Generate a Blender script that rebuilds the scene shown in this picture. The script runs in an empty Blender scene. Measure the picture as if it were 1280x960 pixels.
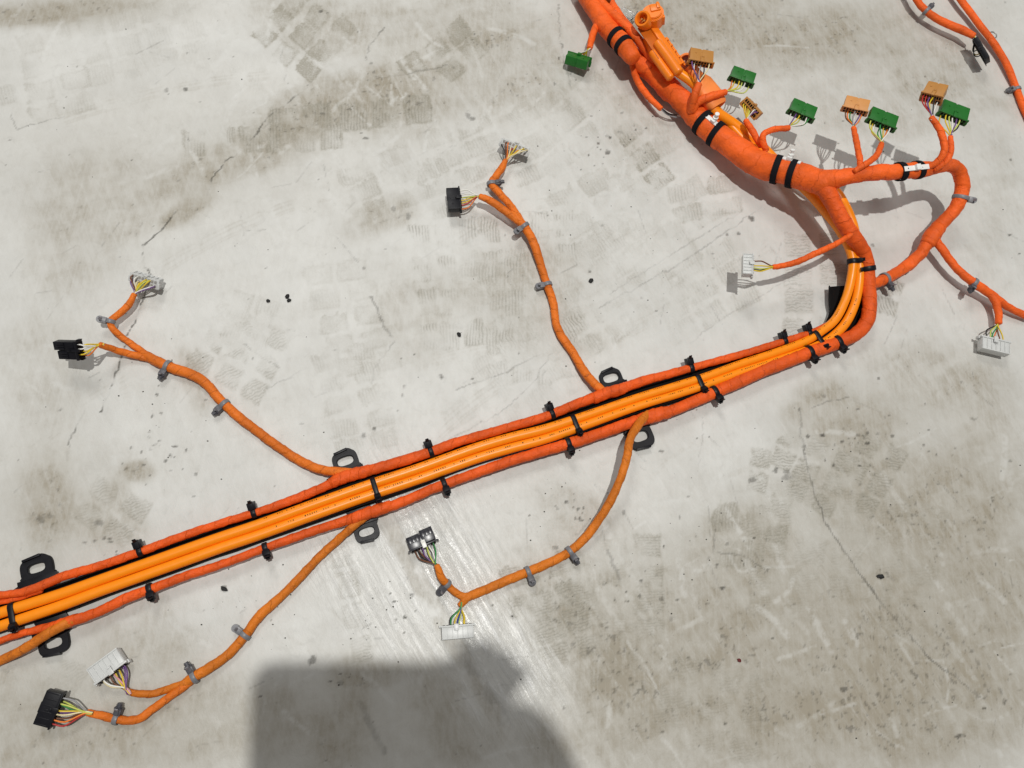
import bpy, bmesh, math, random
import numpy as np
from mathutils import Vector, Matrix

# ---------------------------------------------------------------- camera, world, lamps, exposure
F = 967.0; H = 0.72                       # focal length in photo pixels (1280 wide), camera height in metres
NAD = (540, 795)                          # where the plumb line under the lens meets the picture
scn = bpy.context.scene
n = np.array([(NAD[0]-640)/F, -(NAD[1]-480)/F, -1.0]); n /= np.linalg.norm(n)
zw = -n; yw = np.array([0, 1, 0])-zw[1]*zw; yw /= np.linalg.norm(yw); xw = np.cross(yw, zw)
R = np.array([xw, yw, zw])
CAM = np.array([0, 0, H])
def P(x, y, z=0.0):                       # photo pixel at height z -> point
    d = R@np.array([(x-640)/F, -(y-480)/F, -1.0]); return CAM+d*((z-H)/d[2])
def K(p):                                 # metres per photo pixel at point p
    return -(R.T@(np.asarray(p)-CAM))[2]/F
cam_d = bpy.data.cameras.new('camera'); cam = bpy.data.objects.new('camera', cam_d)
scn.collection.objects.link(cam); scn.camera = cam
cam_d.sensor_width = 36; cam_d.lens = 36*F/1280; cam_d.clip_start = 0.01; cam_d.clip_end = 60
cam.matrix_world = Matrix.Translation(Vector(CAM)) @ Matrix([list(r) for r in R]).to_4x4()
w = bpy.data.worlds.new('World'); scn.world = w; w.use_nodes = True
w.node_tree.nodes['Background'].inputs[0].default_value = (1.0, 0.99, 0.965, 1)
w.node_tree.nodes['Background'].inputs[1].default_value = 0.215
SP = P(480, 840); LD = (CAM-SP)/H; LP = CAM+LD*(5.0-H)
def lamp(name, loc, target, power, size, col):
    d = bpy.data.lights.new(name, 'AREA'); d.shape = 'DISK'; d.size = size; d.energy = power; d.color = col
    o = bpy.data.objects.new(name, d); scn.collection.objects.link(o); o.location = loc
    o.rotation_euler = (Vector(target)-Vector(loc)).to_track_quat('-Z', 'Y').to_euler(); return o
lamp('area_lamp', LP, (0.15, 0.3, 0), 152, 0.10, (1.0, 0.985, 0.94))  # main ceiling lamp, casts the sharp shadows
lamp('area_lamp', (-.5, 2.1, 2.6), (0.1, 0.3, 0), 24, 0.9, (1.0, 0.98, 0.95))  # added fill, no lamp known there: brightens the upper left
scn.view_settings.view_transform = 'Standard'; scn.view_settings.look = 'None'
scn.view_settings.exposure = 0.07; scn.view_settings.gamma = 1.0

random.seed(7); rng = np.random.default_rng(11)

# ---------------------------------------------------------------- helpers
ABS = {}
def link(o, parent=None, absloc=(0, 0, 0)):
    scn.collection.objects.link(o)
    a = Vector(absloc); ABS[o.name] = a
    if parent: o.parent = parent; o.location = a-ABS[parent.name]
    else: o.location = a
    return o
def make(name, V, Fc, mat, parent=None, uv=None, smooth=True, sharp=None):
    V = np.asarray(V, float); c = (V.min(0)+V.max(0))/2
    if parent is None: c[2] = V[:, 2].min()
    me = bpy.data.meshes.new(name); me.from_pydata((V-c).tolist(), [], [list(map(int, f)) for f in Fc])
    if uv is not None:
        ul = me.uv_layers.new(name='UVMap'); ul.data.foreach_set('uv', np.asarray(uv, np.float32).ravel())
    me.materials.append(mat)
    if smooth: me.polygons.foreach_set('use_smooth', [True]*len(me.polygons))
    me.update()
    if sharp and smooth: me.set_sharp_from_angle(angle=math.radians(sharp))
    o = bpy.data.objects.new(name, me); return link(o, parent, c)
def tag(o, label=None, cat=None, group=None, kind=None):
    if label: o['label'] = label
    if cat: o['category'] = cat
    if group: o['group'] = group
    if kind: o['kind'] = kind
    return o
def empty(name, loc, label, cat, group=None):
    o = bpy.data.objects.new(name, None); link(o, None, loc); o.empty_display_size = .02
    return tag(o, label, cat, group)
def catmull(pts, step):
    pts = np.asarray(pts, float); n_ = len(pts)
    if n_ == 2: pts = np.array([pts[0], (pts[0]+pts[1])/2, pts[1]]); n_ = 3
    ex = np.vstack([2*pts[0]-pts[1], pts, 2*pts[-1]-pts[-2]]); out = []
    for i in range(n_-1):
        p0, p1, p2, p3 = ex[i:i+4]
        m = max(2, int(np.linalg.norm(p2[:3]-p1[:3])/step))
        d01 = max(np.linalg.norm(p1[:3]-p0[:3]), 1e-5)**.5; d12 = max(np.linalg.norm(p2[:3]-p1[:3]), 1e-5)**.5; d23 = max(np.linalg.norm(p3[:3]-p2[:3]), 1e-5)**.5
        m1 = (p1-p0)/d01-(p2-p0)/(d01+d12)+(p2-p1)/d12; m2 = (p2-p1)/d12-(p3-p1)/(d12+d23)+(p3-p2)/d23
        m1 *= d12; m2 *= d12
        t = np.linspace(0, 1, m, endpoint=False)[:, None]
        out.append((2*t**3-3*t**2+1)*p1+(t**3-2*t**2+t)*m1+(-2*t**3+3*t**2)*p2+(t**3-t**2)*m2)
    out.append(pts[-1:]); return np.vstack(out)
def sn1(x, seed):                          # smooth 1-D noise
    r = np.random.default_rng(seed).random(4096)*2-1; i = np.floor(x).astype(int); f = x-i; f = f*f*(3-2*f)
    return r[i % 4096]*(1-f)+r[(i+1) % 4096]*f
def frames(C):
    T = np.gradient(C, axis=0); T /= np.linalg.norm(T, axis=1)[:, None]
    U = np.zeros_like(T); u = np.array([0, 0, 1.0])
    for i in range(len(T)):
        u = u-T[i]*np.dot(u, T[i]); u /= max(np.linalg.norm(u), 1e-9); U[i] = u
        u = .9*u+.1*np.array([0, 0, 1.0])
    return T, U, np.cross(T, U)
def path3(pts):                            # (px, py, r_px[, z]) -> rows x y z r(m)
    out = []
    for q in pts:
        r = q[2]; z = q[3] if len(q) > 3 else None
        if z is None: p = P(q[0], q[1], .005); rm = r*K(p); p = P(q[0], q[1], rm+.0004)
        else: p = P(q[0], q[1], z); rm = r*K(p)
        out.append((*p, rm))
    return np.array(out)
def tube(name, W, mat, parent, wrap=0.0, pitch=.013, sides=18, step=.0025, cap0=True, cap1=True, seed=0, lump=0.0):
    S = catmull(W, .0014 if wrap else step); C = S[:, :3]; r = S[:, 3]
    T, U, B = frames(C)
    L = np.concatenate([[0], np.cumsum(np.linalg.norm(np.diff(C, axis=0), axis=1))])
    if cap0 or cap1:                       # rounded ends: extra rings
        k = [0.0, .35, .7, .93]
        if cap0:
            C = np.vstack([[C[0]-T[0]*r[0]*.5*math.sqrt(1-a*a) for a in k], C]); T = np.vstack([[T[0]]*4, T]); U = np.vstack([[U[0]]*4, U]); B = np.vstack([[B[0]]*4, B])
            L = np.concatenate([L[0]-r[0]*.5*np.array([math.sqrt(1-a*a) for a in k]), L]); r = np.concatenate([[max(a, .01)*r[0] for a in k], r])
        if cap1:
            k2 = k[::-1]
            C = np.vstack([C, [C[-1]+T[-1]*r[-1]*.5*math.sqrt(1-a*a) for a in k2]]); T = np.vstack([T, [T[-1]]*4]); U = np.vstack([U, [U[-1]]*4]); B = np.vstack([B, [B[-1]]*4])
            rl = r[-1]; L = np.concatenate([L, L[-1]+rl*.5*np.array([math.sqrt(1-a*a) for a in k2])]); r = np.concatenate([r, [max(a, .01)*rl for a in k2]])
    m = len(C); a = np.linspace(0, 2*math.pi, sides, endpoint=False)
    A, LL = np.meshgrid(a, L); rr = np.repeat(r[:, None], sides, 1)
    if wrap:
        ph = np.mod(LL/pitch+A/(2*math.pi)+.35*sn1(LL/.05, seed+5), 1.0)
        rr = rr+wrap*(ph-.5)+wrap*.6*sn1(LL/.004+5*np.sin(A+seed), seed)*1.0
        rr = rr*(1+(.05+lump)*sn1(LL/.017+1.3*np.sin(A), seed+1)+lump*sn1(LL/.03, seed+2))
    V = C[:, None]+U[:, None]*(np.cos(A)*rr)[..., None]+B[:, None]*(np.sin(A)*rr)[..., None]
    V = V.reshape(-1, 3); V[:, 2] = np.maximum(V[:, 2], .0003)
    i = np.arange(m-1)[:, None]*sides; j = np.arange(sides)[None]; jn = (j+1) % sides
    Fq = np.stack([i+j, i+jn, i+sides+jn, i+sides+j], -1).reshape(-1, 4)
    uu = L/pitch
    uvs = np.stack([np.stack([np.broadcast_to(uu[:-1, None], (m-1, sides)), np.broadcast_to(j/sides, (m-1, sides))], -1),
                    np.stack([np.broadcast_to(uu[:-1, None], (m-1, sides)), np.broadcast_to((j+1)/sides, (m-1, sides))], -1),
                    np.stack([np.broadcast_to(uu[1:, None], (m-1, sides)), np.broadcast_to((j+1)/sides, (m-1, sides))], -1),
                    np.stack([np.broadcast_to(uu[1:, None], (m-1, sides)), np.broadcast_to(j/sides, (m-1, sides))], -1)], 2).reshape(-1, 2)
    return make(name, V, Fq, mat, parent, uv=uvs)
def bevbox(bm, sx, sy, sz, loc=(0, 0, 0), bev=.0004, taper=1.0):
    r = bmesh.ops.create_cube(bm, size=1.0); vs = r['verts']
    for v in vs:
        t = taper if v.co.y > 0 else 1.0
        v.co = Vector((v.co.x*sx*t+loc[0], v.co.y*sy+loc[1], v.co.z*sz+loc[2]))
    if bev: bmesh.ops.bevel(bm, geom=list({e for v in vs for e in v.link_edges}), offset=bev, segments=2, affect='EDGES', profile=.6)
def cyl(bm, r, h, loc, axis='z', seg=20, r2=None):
    q = bmesh.ops.create_cone(bm, cap_ends=True, segments=seg, radius1=r, radius2=r if r2 is None else r2, depth=h)
    Mx = {'z': Matrix(), 'x': Matrix.Rotation(math.pi/2, 4, 'Y'), 'y': Matrix.Rotation(-math.pi/2, 4, 'X')}[axis]
    bmesh.ops.transform(bm, matrix=Matrix.Translation(loc)@Mx, verts=q['verts'])
def fin(name, bm, M, mat, parent, sharp=35):
    bm.transform(M); V = [v.co[:] for v in bm.verts]; bm.verts.index_update()
    Fc = [[v.index for v in f.verts] for f in bm.faces]; bm.free()
    return make(name, V, Fc, mat, parent, smooth=True, sharp=sharp)
def basis(c, x, y, z):
    M = Matrix.Identity(4)
    for i in range(3): M[i][0] = x[i]; M[i][1] = y[i]; M[i][2] = z[i]; M[i][3] = c[i]
    return M
def unit(v): v = np.asarray(v, float); return v/np.linalg.norm(v)

# ---------------------------------------------------------------- materials
def nt(name):
    m = bpy.data.materials.new(name); m.use_nodes = True; t = m.node_tree; b = t.nodes['Principled BSDF']
    return m, t, b
def nd(t, typ, **kw):
    x = t.nodes.new(typ)
    for k, v in kw.items(): setattr(x, k, v)
    return x
def mth(t, op, a, b=None, c=None, clamp=False):
    x = nd(t, 'ShaderNodeMath', operation=op, use_clamp=clamp)
    for i, v in enumerate((a, b, c)):
        if v is None: continue
        if isinstance(v, (int, float)): x.inputs[i].default_value = v
        else: t.links.new(v, x.inputs[i])
    return x.outputs[0]
def mixc(t, f, a, b, mode='MIX'):
    x = nd(t, 'ShaderNodeMix', data_type='RGBA', blend_type=mode)
    for i, v in ((0, f), (6, a), (7, b)):
        if isinstance(v, (int, float)): x.inputs[i].default_value = v
        elif isinstance(v, tuple): x.inputs[i].default_value = (*v, 1)
        else: t.links.new(v, x.inputs[i])
    return x.outputs[2]
def noise(t, vec, scale, detail=4, rough=.6, dist=0):
    x = nd(t, 'ShaderNodeTexNoise'); x.inputs['Scale'].default_value = scale; x.inputs['Detail'].default_value = detail
    x.inputs['Roughness'].default_value = rough; x.inputs['Distortion'].default_value = dist
    if vec is not None: t.links.new(vec, x.inputs['Vector'])
    return x.outputs[0]
def ramp(t, v, lo, hi):
    x = nd(t, 'ShaderNodeMapRange', interpolation_type='SMOOTHSTEP'); t.links.new(v, x.inputs[0])
    x.inputs[1].default_value = lo; x.inputs[2].default_value = hi; return x.outputs[0]
def plain(name, col, rough=.45, spec=.5, trans=0, var=.12, scale=180, bump=.15, coat=0, metal=0):
    m, t, b = nt(name); g = nd(t, 'ShaderNodeNewGeometry').outputs['Position']
    nz = noise(t, g, scale, 4)
    c = mixc(t, nz, tuple(x*(1-var) for x in col), tuple(min(1, x*(1+var)) for x in col)); t.links.new(c, b.inputs['Base Color'])
    rr = mth(t, 'MULTIPLY_ADD', nz, .2, rough-.1); t.links.new(rr, b.inputs['Roughness'])
    b.inputs['Specular IOR Level'].default_value = spec; b.inputs['Transmission Weight'].default_value = trans
    b.inputs['Coat Weight'].default_value = coat; b.inputs['Metallic'].default_value = metal
    bp = nd(t, 'ShaderNodeBump'); bp.inputs['Strength'].default_value = bump; bp.inputs['Distance'].default_value = .0004
    t.links.new(noise(t, g, 900, 3), bp.inputs['Height']); t.links.new(bp.outputs[0], b.inputs['Normal']); return m
def tape(name, col, dark, grime=.5):
    m, t, b = nt(name); g = nd(t, 'ShaderNodeNewGeometry').outputs['Position']
    uv = nd(t, 'ShaderNodeUVMap'); uv.uv_map = 'UVMap'; s = nd(t, 'ShaderNodeSeparateXYZ'); t.links.new(uv.outputs[0], s.inputs[0])
    wob = mth(t, 'MULTIPLY', mth(t, 'SUBTRACT', noise(t, g, 75, 4), .5), 1.1)
    ph = mth(t, 'FRACT', mth(t, 'ADD', mth(t, 'ADD', s.outputs[0], s.outputs[1]), wob))
    seam = mth(t, 'MULTIPLY', mth(t, 'SUBTRACT', 1.0, ramp(t, ph, 0.0, .09)), ramp(t, noise(t, g, 60, 2), .44, .60))
    n1 = noise(t, g, 38, 5, .6); n2 = noise(t, g, 400, 4, .7); n3 = noise(t, g, 130, 5, .65, .5)
    c = mixc(t, ramp(t, n1, .35, .65), col, tuple(x*.72 for x in col)); c = mixc(t, mth(t, 'MULTIPLY', ramp(t, noise(t, g, 170, 3, .5, .8), .60, .66), .55*grime), c, dark)
    c = mixc(t, mth(t, 'MULTIPLY', ramp(t, n3, .56, .74), grime), c, dark)
    c = mixc(t, mth(t, 'MULTIPLY', seam, .62), c, dark)
    c = mixc(t, mth(t, 'MULTIPLY', n2, .22), c, tuple(min(1, x*1.25+.01) for x in col))
    t.links.new(c, b.inputs['Base Color']); b.inputs['Roughness'].default_value = .5; b.inputs['Specular IOR Level'].default_value = .24
    b.inputs['Sheen Weight'].default_value = 0
    wr_ = noise(t, g, 240, 3, .6, 2.2); hgt = mth(t, 'ADD', mth(t, 'MULTIPLY', ramp(t, ph, 0, .1), .6), mth(t, 'MULTIPLY_ADD', n3, 1.3, mth(t, 'MULTIPLY_ADD', wr_, .9, mth(t, 'MULTIPLY', n2, .35))))
    bp = nd(t, 'ShaderNodeBump'); bp.inputs['Strength'].default_value = .65; bp.inputs['Distance'].default_value = .0012
    t.links.new(hgt, bp.inputs['Height']); t.links.new(bp.outputs[0], b.inputs['Normal']); return m
M_trunk = tape('orange_red_cloth_tape', (.96, .138, .016), (.50, .050, .006), .28)
M_bund = tape('dark_orange_cloth_tape', (.87, .114, .012), (.33, .035, .005), .42)
M_branch = tape('worn_orange_tape', (.80, .185, .016), (.30, .055, .008), .55)
M_brown = tape('yellowed_orange_tape', (.72, .195, .015), (.27, .06, .01), .6)
M_hv = plain('orange_cable_jacket', (.97, .28, .005), .34, .4, var=.05, bump=.04)
M_hvp = plain('orange_moulded_plastic', (.90, .22, .008), .35, .5, var=.06, bump=.05)
M_hvd = plain('shaded_orange_moulded_plastic', (.55, .12, .006), .4, .45, var=.08, bump=.05)  # darker copy of the moulded orange, with side face and socket shade mixed in
M_boot = plain('peach_rubber_boot', (.93, .27, .06), .5, .35, var=.07)
M_blk = plain('black_nylon', (.007, .007, .010), .42, .22, var=.3, bump=.1)
M_blkg = plain('glossy_black_plastic', (.013, .013, .020), .28, .4, var=.3, bump=.05)
M_foam = plain('black_duct_plastic', (.005, .004, .004), .6, .08, var=.4, bump=.4)
M_cloth = plain('black_fleece_tape', (.008, .008, .011), .85, .15, var=.4, bump=.6)
M_grey = plain('grey_nylon', (.19, .19, .205), .42, .45, var=.2)
M_greyd = plain('dark_grey_nylon', (.075, .075, .088), .42, .5, var=.3)
M_green = plain('green_plastic', (.014, .14, .018), .42, .4, var=.15, bump=.05)
M_tan = plain('tan_plastic', (.46, .21, .050), .45, .4, var=.1, bump=.05)
M_tan2 = plain('peach_tan_plastic', (.62, .28, .085), .45, .4, var=.1, bump=.05)
M_white = plain('milky_white_plastic', (.74, .75, .74), .34, .4, trans=.22, var=.06, scale=90, bump=0)
M_wclip = plain('white_nylon', (.82, .82, .80), .4, .5, var=.03)
M_steel = plain('worn_steel', (.55, .54, .52), .3, .5, metal=1)
M_cop = plain('pink_seal', (.62, .36, .30), .4, .5)
M_ink = plain('black_print', (.05, .02, .005), .6, .3)
M_seal = plain('grey_cavity', (.30, .29, .27), .6, .3)
M_clear = plain('clear_film', (.9, .92, .93), .12, .5, trans=.9, var=.02)
WC = {}
for k_, c_ in dict(y=(.72, .52, .03), w=(.78, .77, .72), g=(.03, .26, .06), b=(.02, .05, .3), r=(.42, .02, .02), n=(.16, .055, .02), k=(.015, .015, .015),
                   v=(.16, .07, .24), p=(.7, .32, .36), o=(.8, .2, .02), e=(.3, .3, .31), l=(.55, .6, .12), c=(.75, .65, .38)).items():
    WC[k_] = plain('wire_insulation_'+k_, c_, .38, .45, var=.05, bump=.02)

# ---------------------------------------------------------------- floor
def vn(x, y, s, seed):
    r = np.random.default_rng(seed).random((256, 256)); x = x*s+97.3; y = y*s+51.7
    i = np.floor(x).astype(int); j = np.floor(y).astype(int); f = x-i; g = y-j; f = f*f*(3-2*f); g = g*g*(3-2*g)
    a = r[i % 256, j % 256]; b = r[(i+1) % 256, j % 256]; c = r[i % 256, (j+1) % 256]; d = r[(i+1) % 256, (j+1) % 256]
    return (a*(1-f)+b*f)*(1-g)+(c*(1-f)+d*f)*g
def fbm(x, y, s, seed, o=4):
    v = 0; a = 1; t = 0
    for k in range(o): v = v+a*vn(x, y, s*2**k, seed+k*13); t += a; a *= .55
    return v/t
def ss(x, a, b): q = np.clip((x-a)/(b-a), 0, 1); return q*q*(3-2*q)
def segd(X, Y, pts):
    D = np.full(X.shape, 1e9)
    for (x0, y0), (x1, y1) in zip(pts[:-1], pts[1:]):
        dx, dy = x1-x0, y1-y0; t = np.clip(((X-x0)*dx+(Y-y0)*dy)/(dx*dx+dy*dy+1e-9), 0, 1)
        D = np.minimum(D, np.hypot(X-x0-t*dx, Y-y0-t*dy))
    return D
def floor():
    st = .0014
    xs = np.concatenate([[-4, -2, -1.2, -.8, -.6], np.arange(-.52, .80, st), [.9, 1.1, 1.5, 2.4, 4]])
    ys = np.concatenate([[-4, -2, -1, -.5, -.28], np.arange(-.18, .80, st), [.9, 1.1, 1.5, 2.4, 4]])
    X, Y = np.meshgrid(xs, ys); nx, ny = len(xs), len(ys)
    V = np.stack([X.ravel(), Y.ravel(), np.zeros(X.size)], 1)
    c = (V-CAM)@R; cz = np.minimum(c[:, 2], -.05)
    PX = np.clip(640+F*c[:, 0]/-cz, -900, 2200).reshape(X.shape); PY = np.clip(480-F*c[:, 1]/-cz, -900, 2200).reshape(X.shape)
    wx = PX+14*(fbm(X, Y, 30, 3)-.5)+5*(fbm(X, Y, 150, 5)-.5); wy = PY+14*(fbm(X, Y, 30, 4)-.5)+5*(fbm(X, Y, 150, 6)-.5)
    # worn-in grime, plus soft bottom shade painted in: areas (px, py, rx, ry, angle, amount)
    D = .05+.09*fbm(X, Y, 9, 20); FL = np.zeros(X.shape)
    for px, py, rx, ry, an, am in [
        (420, 130, 110, 42, -14, .5), (300, 195, 120, 34, -20, .5), (510, 120, 80, 50, -25, .45), (640, 80, 110, 75, 10, .34), (560, 30, 150, 40, 0, .3),
        (235, 262, 42, 17, -30, .6), (120, 250, 110, 70, 10, .28), (60, 15, 130, 16, -6, .55), (390, 30, 90, 45, 25, .3), (90, 320, 70, 60, 0, .22),
        (900, 30, 200, 50, 10, .46), (1130, 60, 140, 60, 20, .30), (1120, 130, 190, 50, 0, .20), (980, 60, 60, 40, 0, .2), (1230, 250, 60, 90, 0, .16), (800, 60, 60, 80, 20, .3),
        (800, 150, 70, 60, 30, .2), (650, 360, 90, 60, -20, .30), (520, 390, 60, 70, 10, .2), (60, 470, 60, 90, 0, .2), (60, 640, 40, 70, 0, .45), (130, 655, 60, 40, 20, .35),
        (1050, 520, 80, 50, 10, .50), (1160, 470, 90, 50, 15, .34), (1130, 620, 150, 90, 20, .42), (1190, 760, 160, 170, 0, .42), (1000, 820, 190, 150, 10, .40), (840, 800, 110, 140, 60, .45),
        (760, 850, 60, 130, -25, .45), (1240, 560, 60, 120, 0, .25), (930, 680, 70, 50, 0, .35), (720, 640, 70, 40, 30, .32), (700, 740, 90, 70, 0, .3), (900, 920, 300, 60, 0, .4),
        (250, 900, 200, 60, 0, .35), (60, 930, 120, 50, 0, .35), (430, 900, 40, 90, 15, .35), (560, 900, 40, 90, -30, .35), (460, 840, 60, 20, 0, .35), (180, 800, 80, 60, 0, .25),
        (480, 270, 60, 28, -25, .34), (700, 420, 90, 40, 0, .15), (30, 860, 60, 50, 0, .3), (240, 470, 20, 45, -20, .3), (170, 590, 25, 16, 0, .5), (145, 610, 18, 16, 0, .3), (1180, 880, 200, 90, 0, .3)]:
        a = math.radians(an); dx = wx-px; dy = wy-py; u = (dx*math.cos(a)+dy*math.sin(a))/rx; v = (-dx*math.sin(a)+dy*math.cos(a))/ry
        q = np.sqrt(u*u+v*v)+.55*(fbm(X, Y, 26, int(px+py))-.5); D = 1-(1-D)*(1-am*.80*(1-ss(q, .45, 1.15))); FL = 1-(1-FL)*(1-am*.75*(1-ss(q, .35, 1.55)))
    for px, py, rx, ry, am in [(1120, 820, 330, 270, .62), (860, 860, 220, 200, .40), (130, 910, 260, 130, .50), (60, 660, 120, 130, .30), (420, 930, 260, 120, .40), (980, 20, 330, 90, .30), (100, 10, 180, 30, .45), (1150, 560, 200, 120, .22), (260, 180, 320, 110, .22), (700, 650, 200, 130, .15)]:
        q = np.sqrt(((wx-px)/rx)**2+((wy-py)/ry)**2)+.5*(fbm(X, Y, 14, int(px))-.5); FL = 1-(1-FL)*(1-am*(1-ss(q, .3, 1.25)))  # broad dirt film; bottom ellipses also paint in the dimming there
    nmid = fbm(X, Y, 55, 41, 5); nfin = fbm(X, Y, 260, 47, 3); nlo = fbm(X, Y, 16, 59, 3)
    ca, sa = math.cos(.35), math.sin(.35); nst = fbm((X*ca+Y*sa)*.28, (-X*sa+Y*ca), 60, 43, 4)
    D = D*(.62+.5*ss(nmid, .30, .70)+.42*ss(nst, .35, .62))
    # tyre tread prints: rectangles in rows
    TL = np.zeros(X.shape); TB = np.zeros(X.shape); PH = np.zeros(X.shape)
    sel = np.random.default_rng(5)
    def block(px, py, w_, h_, an, am, line, la=None):
        a = math.radians(an); dx = PX-px+2.2*(nmid-.5)*3; dy = PY-py+2.2*(nfin-.5)*3
        m = (abs(dx) < w_+h_+8) & (abs(dy) < w_+h_+8)
        if not m.any(): return
        X_, Y_ = dx[m], dy[m]
        u = X_*math.cos(a)+Y_*math.sin(a); v = -X_*math.sin(a)+Y_*math.cos(a)
        e = np.minimum(w_/2-abs(u), h_/2-abs(v)); e = e+(nmid[m]-.5)*6+(nfin[m]-.5)*3; ins = ss(e, -1.2, 3.2)
        edge = ins*(1-ss(e, 1.5, 5.0))
        k = ins*am*(.5+.6*ss(nmid[m], .35, .65))
        TB[m] = np.maximum(TB[m], k*1.9*(.3+.7*ss(nlo[m], .30, .55))+edge*am*1.5*ss(nmid[m], .34, .56)); TL[m] = np.maximum(TL[m], ins*line*(.25+.75*ss(nlo[m], .32, .56))*ss(nmid[m], .3, .6))
        lb = math.radians(an if la is None else la); PH[m] = np.where(ins > .3, X_*math.cos(lb)+Y_*math.sin(lb)+13*px, PH[m])
    def track(px, py, an, nu, nv, pu, pv, am, line, la=None, skew=0, keep=.93):
        a = math.radians(an)
        for i in range(nu):
            for j in range(nv):
                if sel.random() > keep: continue
                u = (i-(nu-1)/2)*pu+skew*j; v = (j-(nv-1)/2)*pv
                block(px+u*math.cos(a)-v*math.sin(a)+sel.normal(0, 1.5), py+u*math.sin(a)+v*math.cos(a)+sel.normal(0, 1.5), pu*.80, pv*.84, an+sel.normal(0, 2), am*sel.uniform(.5, 1.1), line, la)
    track(378, 45, 40, 3, 3, 34, 30, .55, .1); track(395, 25, 40, 3, 2, 34, 30, .35, .0)
    track(555, 75, -38, 3, 2, 36, 34, .55, .2); track(440, 145, 85, 1, 5, 46, 42, .42, .8, 0); track(330, 175, 88, 1, 6, 42, 34, .35, .9, 0)
    track(530, 210, -22, 4, 3, 54, 28, .20, .25); track(600, 215, -22, 3, 3, 56, 26, .18, .3); track(700, 130, -42, 3, 2, 44, 36, .16, .25)
    track(735, 215, -38, 2, 5, 46, 34, .20, .2); track(805, 195, -38, 1, 3, 40, 34, .36, .8, -38); track(800, 275, -30, 4, 5, 48, 34, .14, .15); track(880, 250, -10, 2, 2, 50, 26, .20, .4, -10)
    track(620, 350, 84, 4, 7, 42, 30, .16, .85, 0); track(660, 400, 84, 4, 4, 42, 30, .12, .7, 0); track(430, 400, -10, 2, 5, 46, 30, .16, .1, skew=5); track(445, 500, -14, 2, 5, 44, 28, .14, .3)
    track(640, 480, -30, 4, 3, 50, 34, .10, .2); track(750, 370, -32, 5, 4, 46, 32, .14, .3); track(870, 350, -30, 3, 4, 44, 32, .10, .3); track(1020, 360, 0, 2, 4, 44, 36, .14, .6, 88)
    track(300, 440, 25, 3, 3, 36, 34, .14, .5, 60); track(310, 405, 20, 2, 2, 34, 40, .14, .3); track(30, 130, -12, 4, 2, 46, 30, .16, .2); track(140, 60, -14, 6, 3, 40, 30, .07, .1)
    track(440, 750, -12, 1, 4, 34, 40, .22, .8, 74); track(690, 745, -17, 2, 3, 60, 34, .30, .8, 72); track(740, 790, -17, 3, 4, 52, 34, .22, .7, 72)
    track(790, 735, 0, 2, 4, 44, 34, .26, .8, 88); track(925, 670, 5, 2, 2, 40, 44, .34, .5, 5); track(960, 620, 8, 2, 4, 34, 30, .28, .7, 70); track(1010, 590, 25, 3, 3, 36, 30, .30, .8, 95)
    track(1085, 595, 30, 2, 3, 34, 34, .28, .7, 100); track(1110, 370, 15, 1, 2, 38, 26, .30, .9, -20); track(1060, 700, 10, 5, 5, 48, 36, .10, .3, 85); track(140, 640, 30, 2, 2, 44, 34, .18, .6, 70)
    track(60, 840, 30, 2, 2, 50, 34, .14, .4, 60); track(1130, 210, 10, 3, 2, 40, 30, .10, .2); track(870, 880, 15, 4, 3, 50, 40, .12, .4, 80); track(1180, 850, 5, 3, 4, 50, 40, .08, .3, 85)
    # pale wiped strokes through the grime, faint long arcs
    for q in range(330):
        if q < 90: x0, y0 = sel.normal(400, 130), sel.normal(150, 60); an = sel.choice([-.9, -.5, .9, 1.2])+sel.normal(0, .2)
        elif q < 240: x0, y0 = sel.uniform(700, 1280), sel.uniform(520, 960); an = sel.choice([1.1, .9, -.5])+sel.normal(0, .25)
        else: x0, y0 = sel.uniform(0, 1280), sel.uniform(0, 960); an = sel.uniform(-1.6, 1.6)
        l_ = sel.uniform(12, 70); w_ = sel.uniform(1.2, 5); cv_ = sel.normal(0, .15); pts_ = [(x0+l_*t_*math.cos(an+cv_*t_), y0+l_*t_*math.sin(an+cv_*t_)) for t_ in (0, .33, .66, 1)]
        m = (abs(PX-x0) < 80) & (abs(PY-y0) < 80)
        if m.any():
            k = (1-ss(segd(PX[m]+6*(nmid[m]-.5), PY[m], pts_), w_*.4, w_*1.3))*sel.uniform(.25, .7)*ss(nfin[m], .25, .6)
            if sel.random() < .8: D[m] *= 1-k; TB[m] *= 1-k; FL[m] *= 1-.5*k
            else: D[m] = np.maximum(D[m], .45*k)
    for a0, b0, c0_ in [((200, 330), (330, 250), (430, 235)), ((560, 300), (640, 250), (700, 245)), ((520, 560), (600, 470), (760, 400)), ((60, 150), (200, 100), (330, 90)), ((990, 480), (1100, 500), (1200, 590)), ((700, 700), (760, 830), (800, 950)), ((860, 640), (960, 720), (1000, 900)), ((1120, 420), (1180, 540), (1270, 620)), ((30, 560), (120, 470), (280, 420)), ((380, 520), (470, 450), (660, 420)), ((760, 420), (880, 360), (960, 300)), ((330, 700), (420, 760), (470, 820))]:
        for off in (0, 5, 11, 14):
            tt = np.linspace(0, 1, 9); cc_ = [((1-t_)**2*a0[0]+2*t_*(1-t_)*b0[0]+t_*t_*c0_[0]+off, (1-t_)**2*a0[1]+2*t_*(1-t_)*b0[1]+t_*t_*c0_[1]+off*.6) for t_ in tt]
            D = np.maximum(D, (1-ss(segd(PX+6*(nmid-.5), PY, cc_), .5, 2.2))*.22*ss(nmid, .38, .6))
    # cracks, scratches
    K_ = np.zeros(X.shape)
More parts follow.
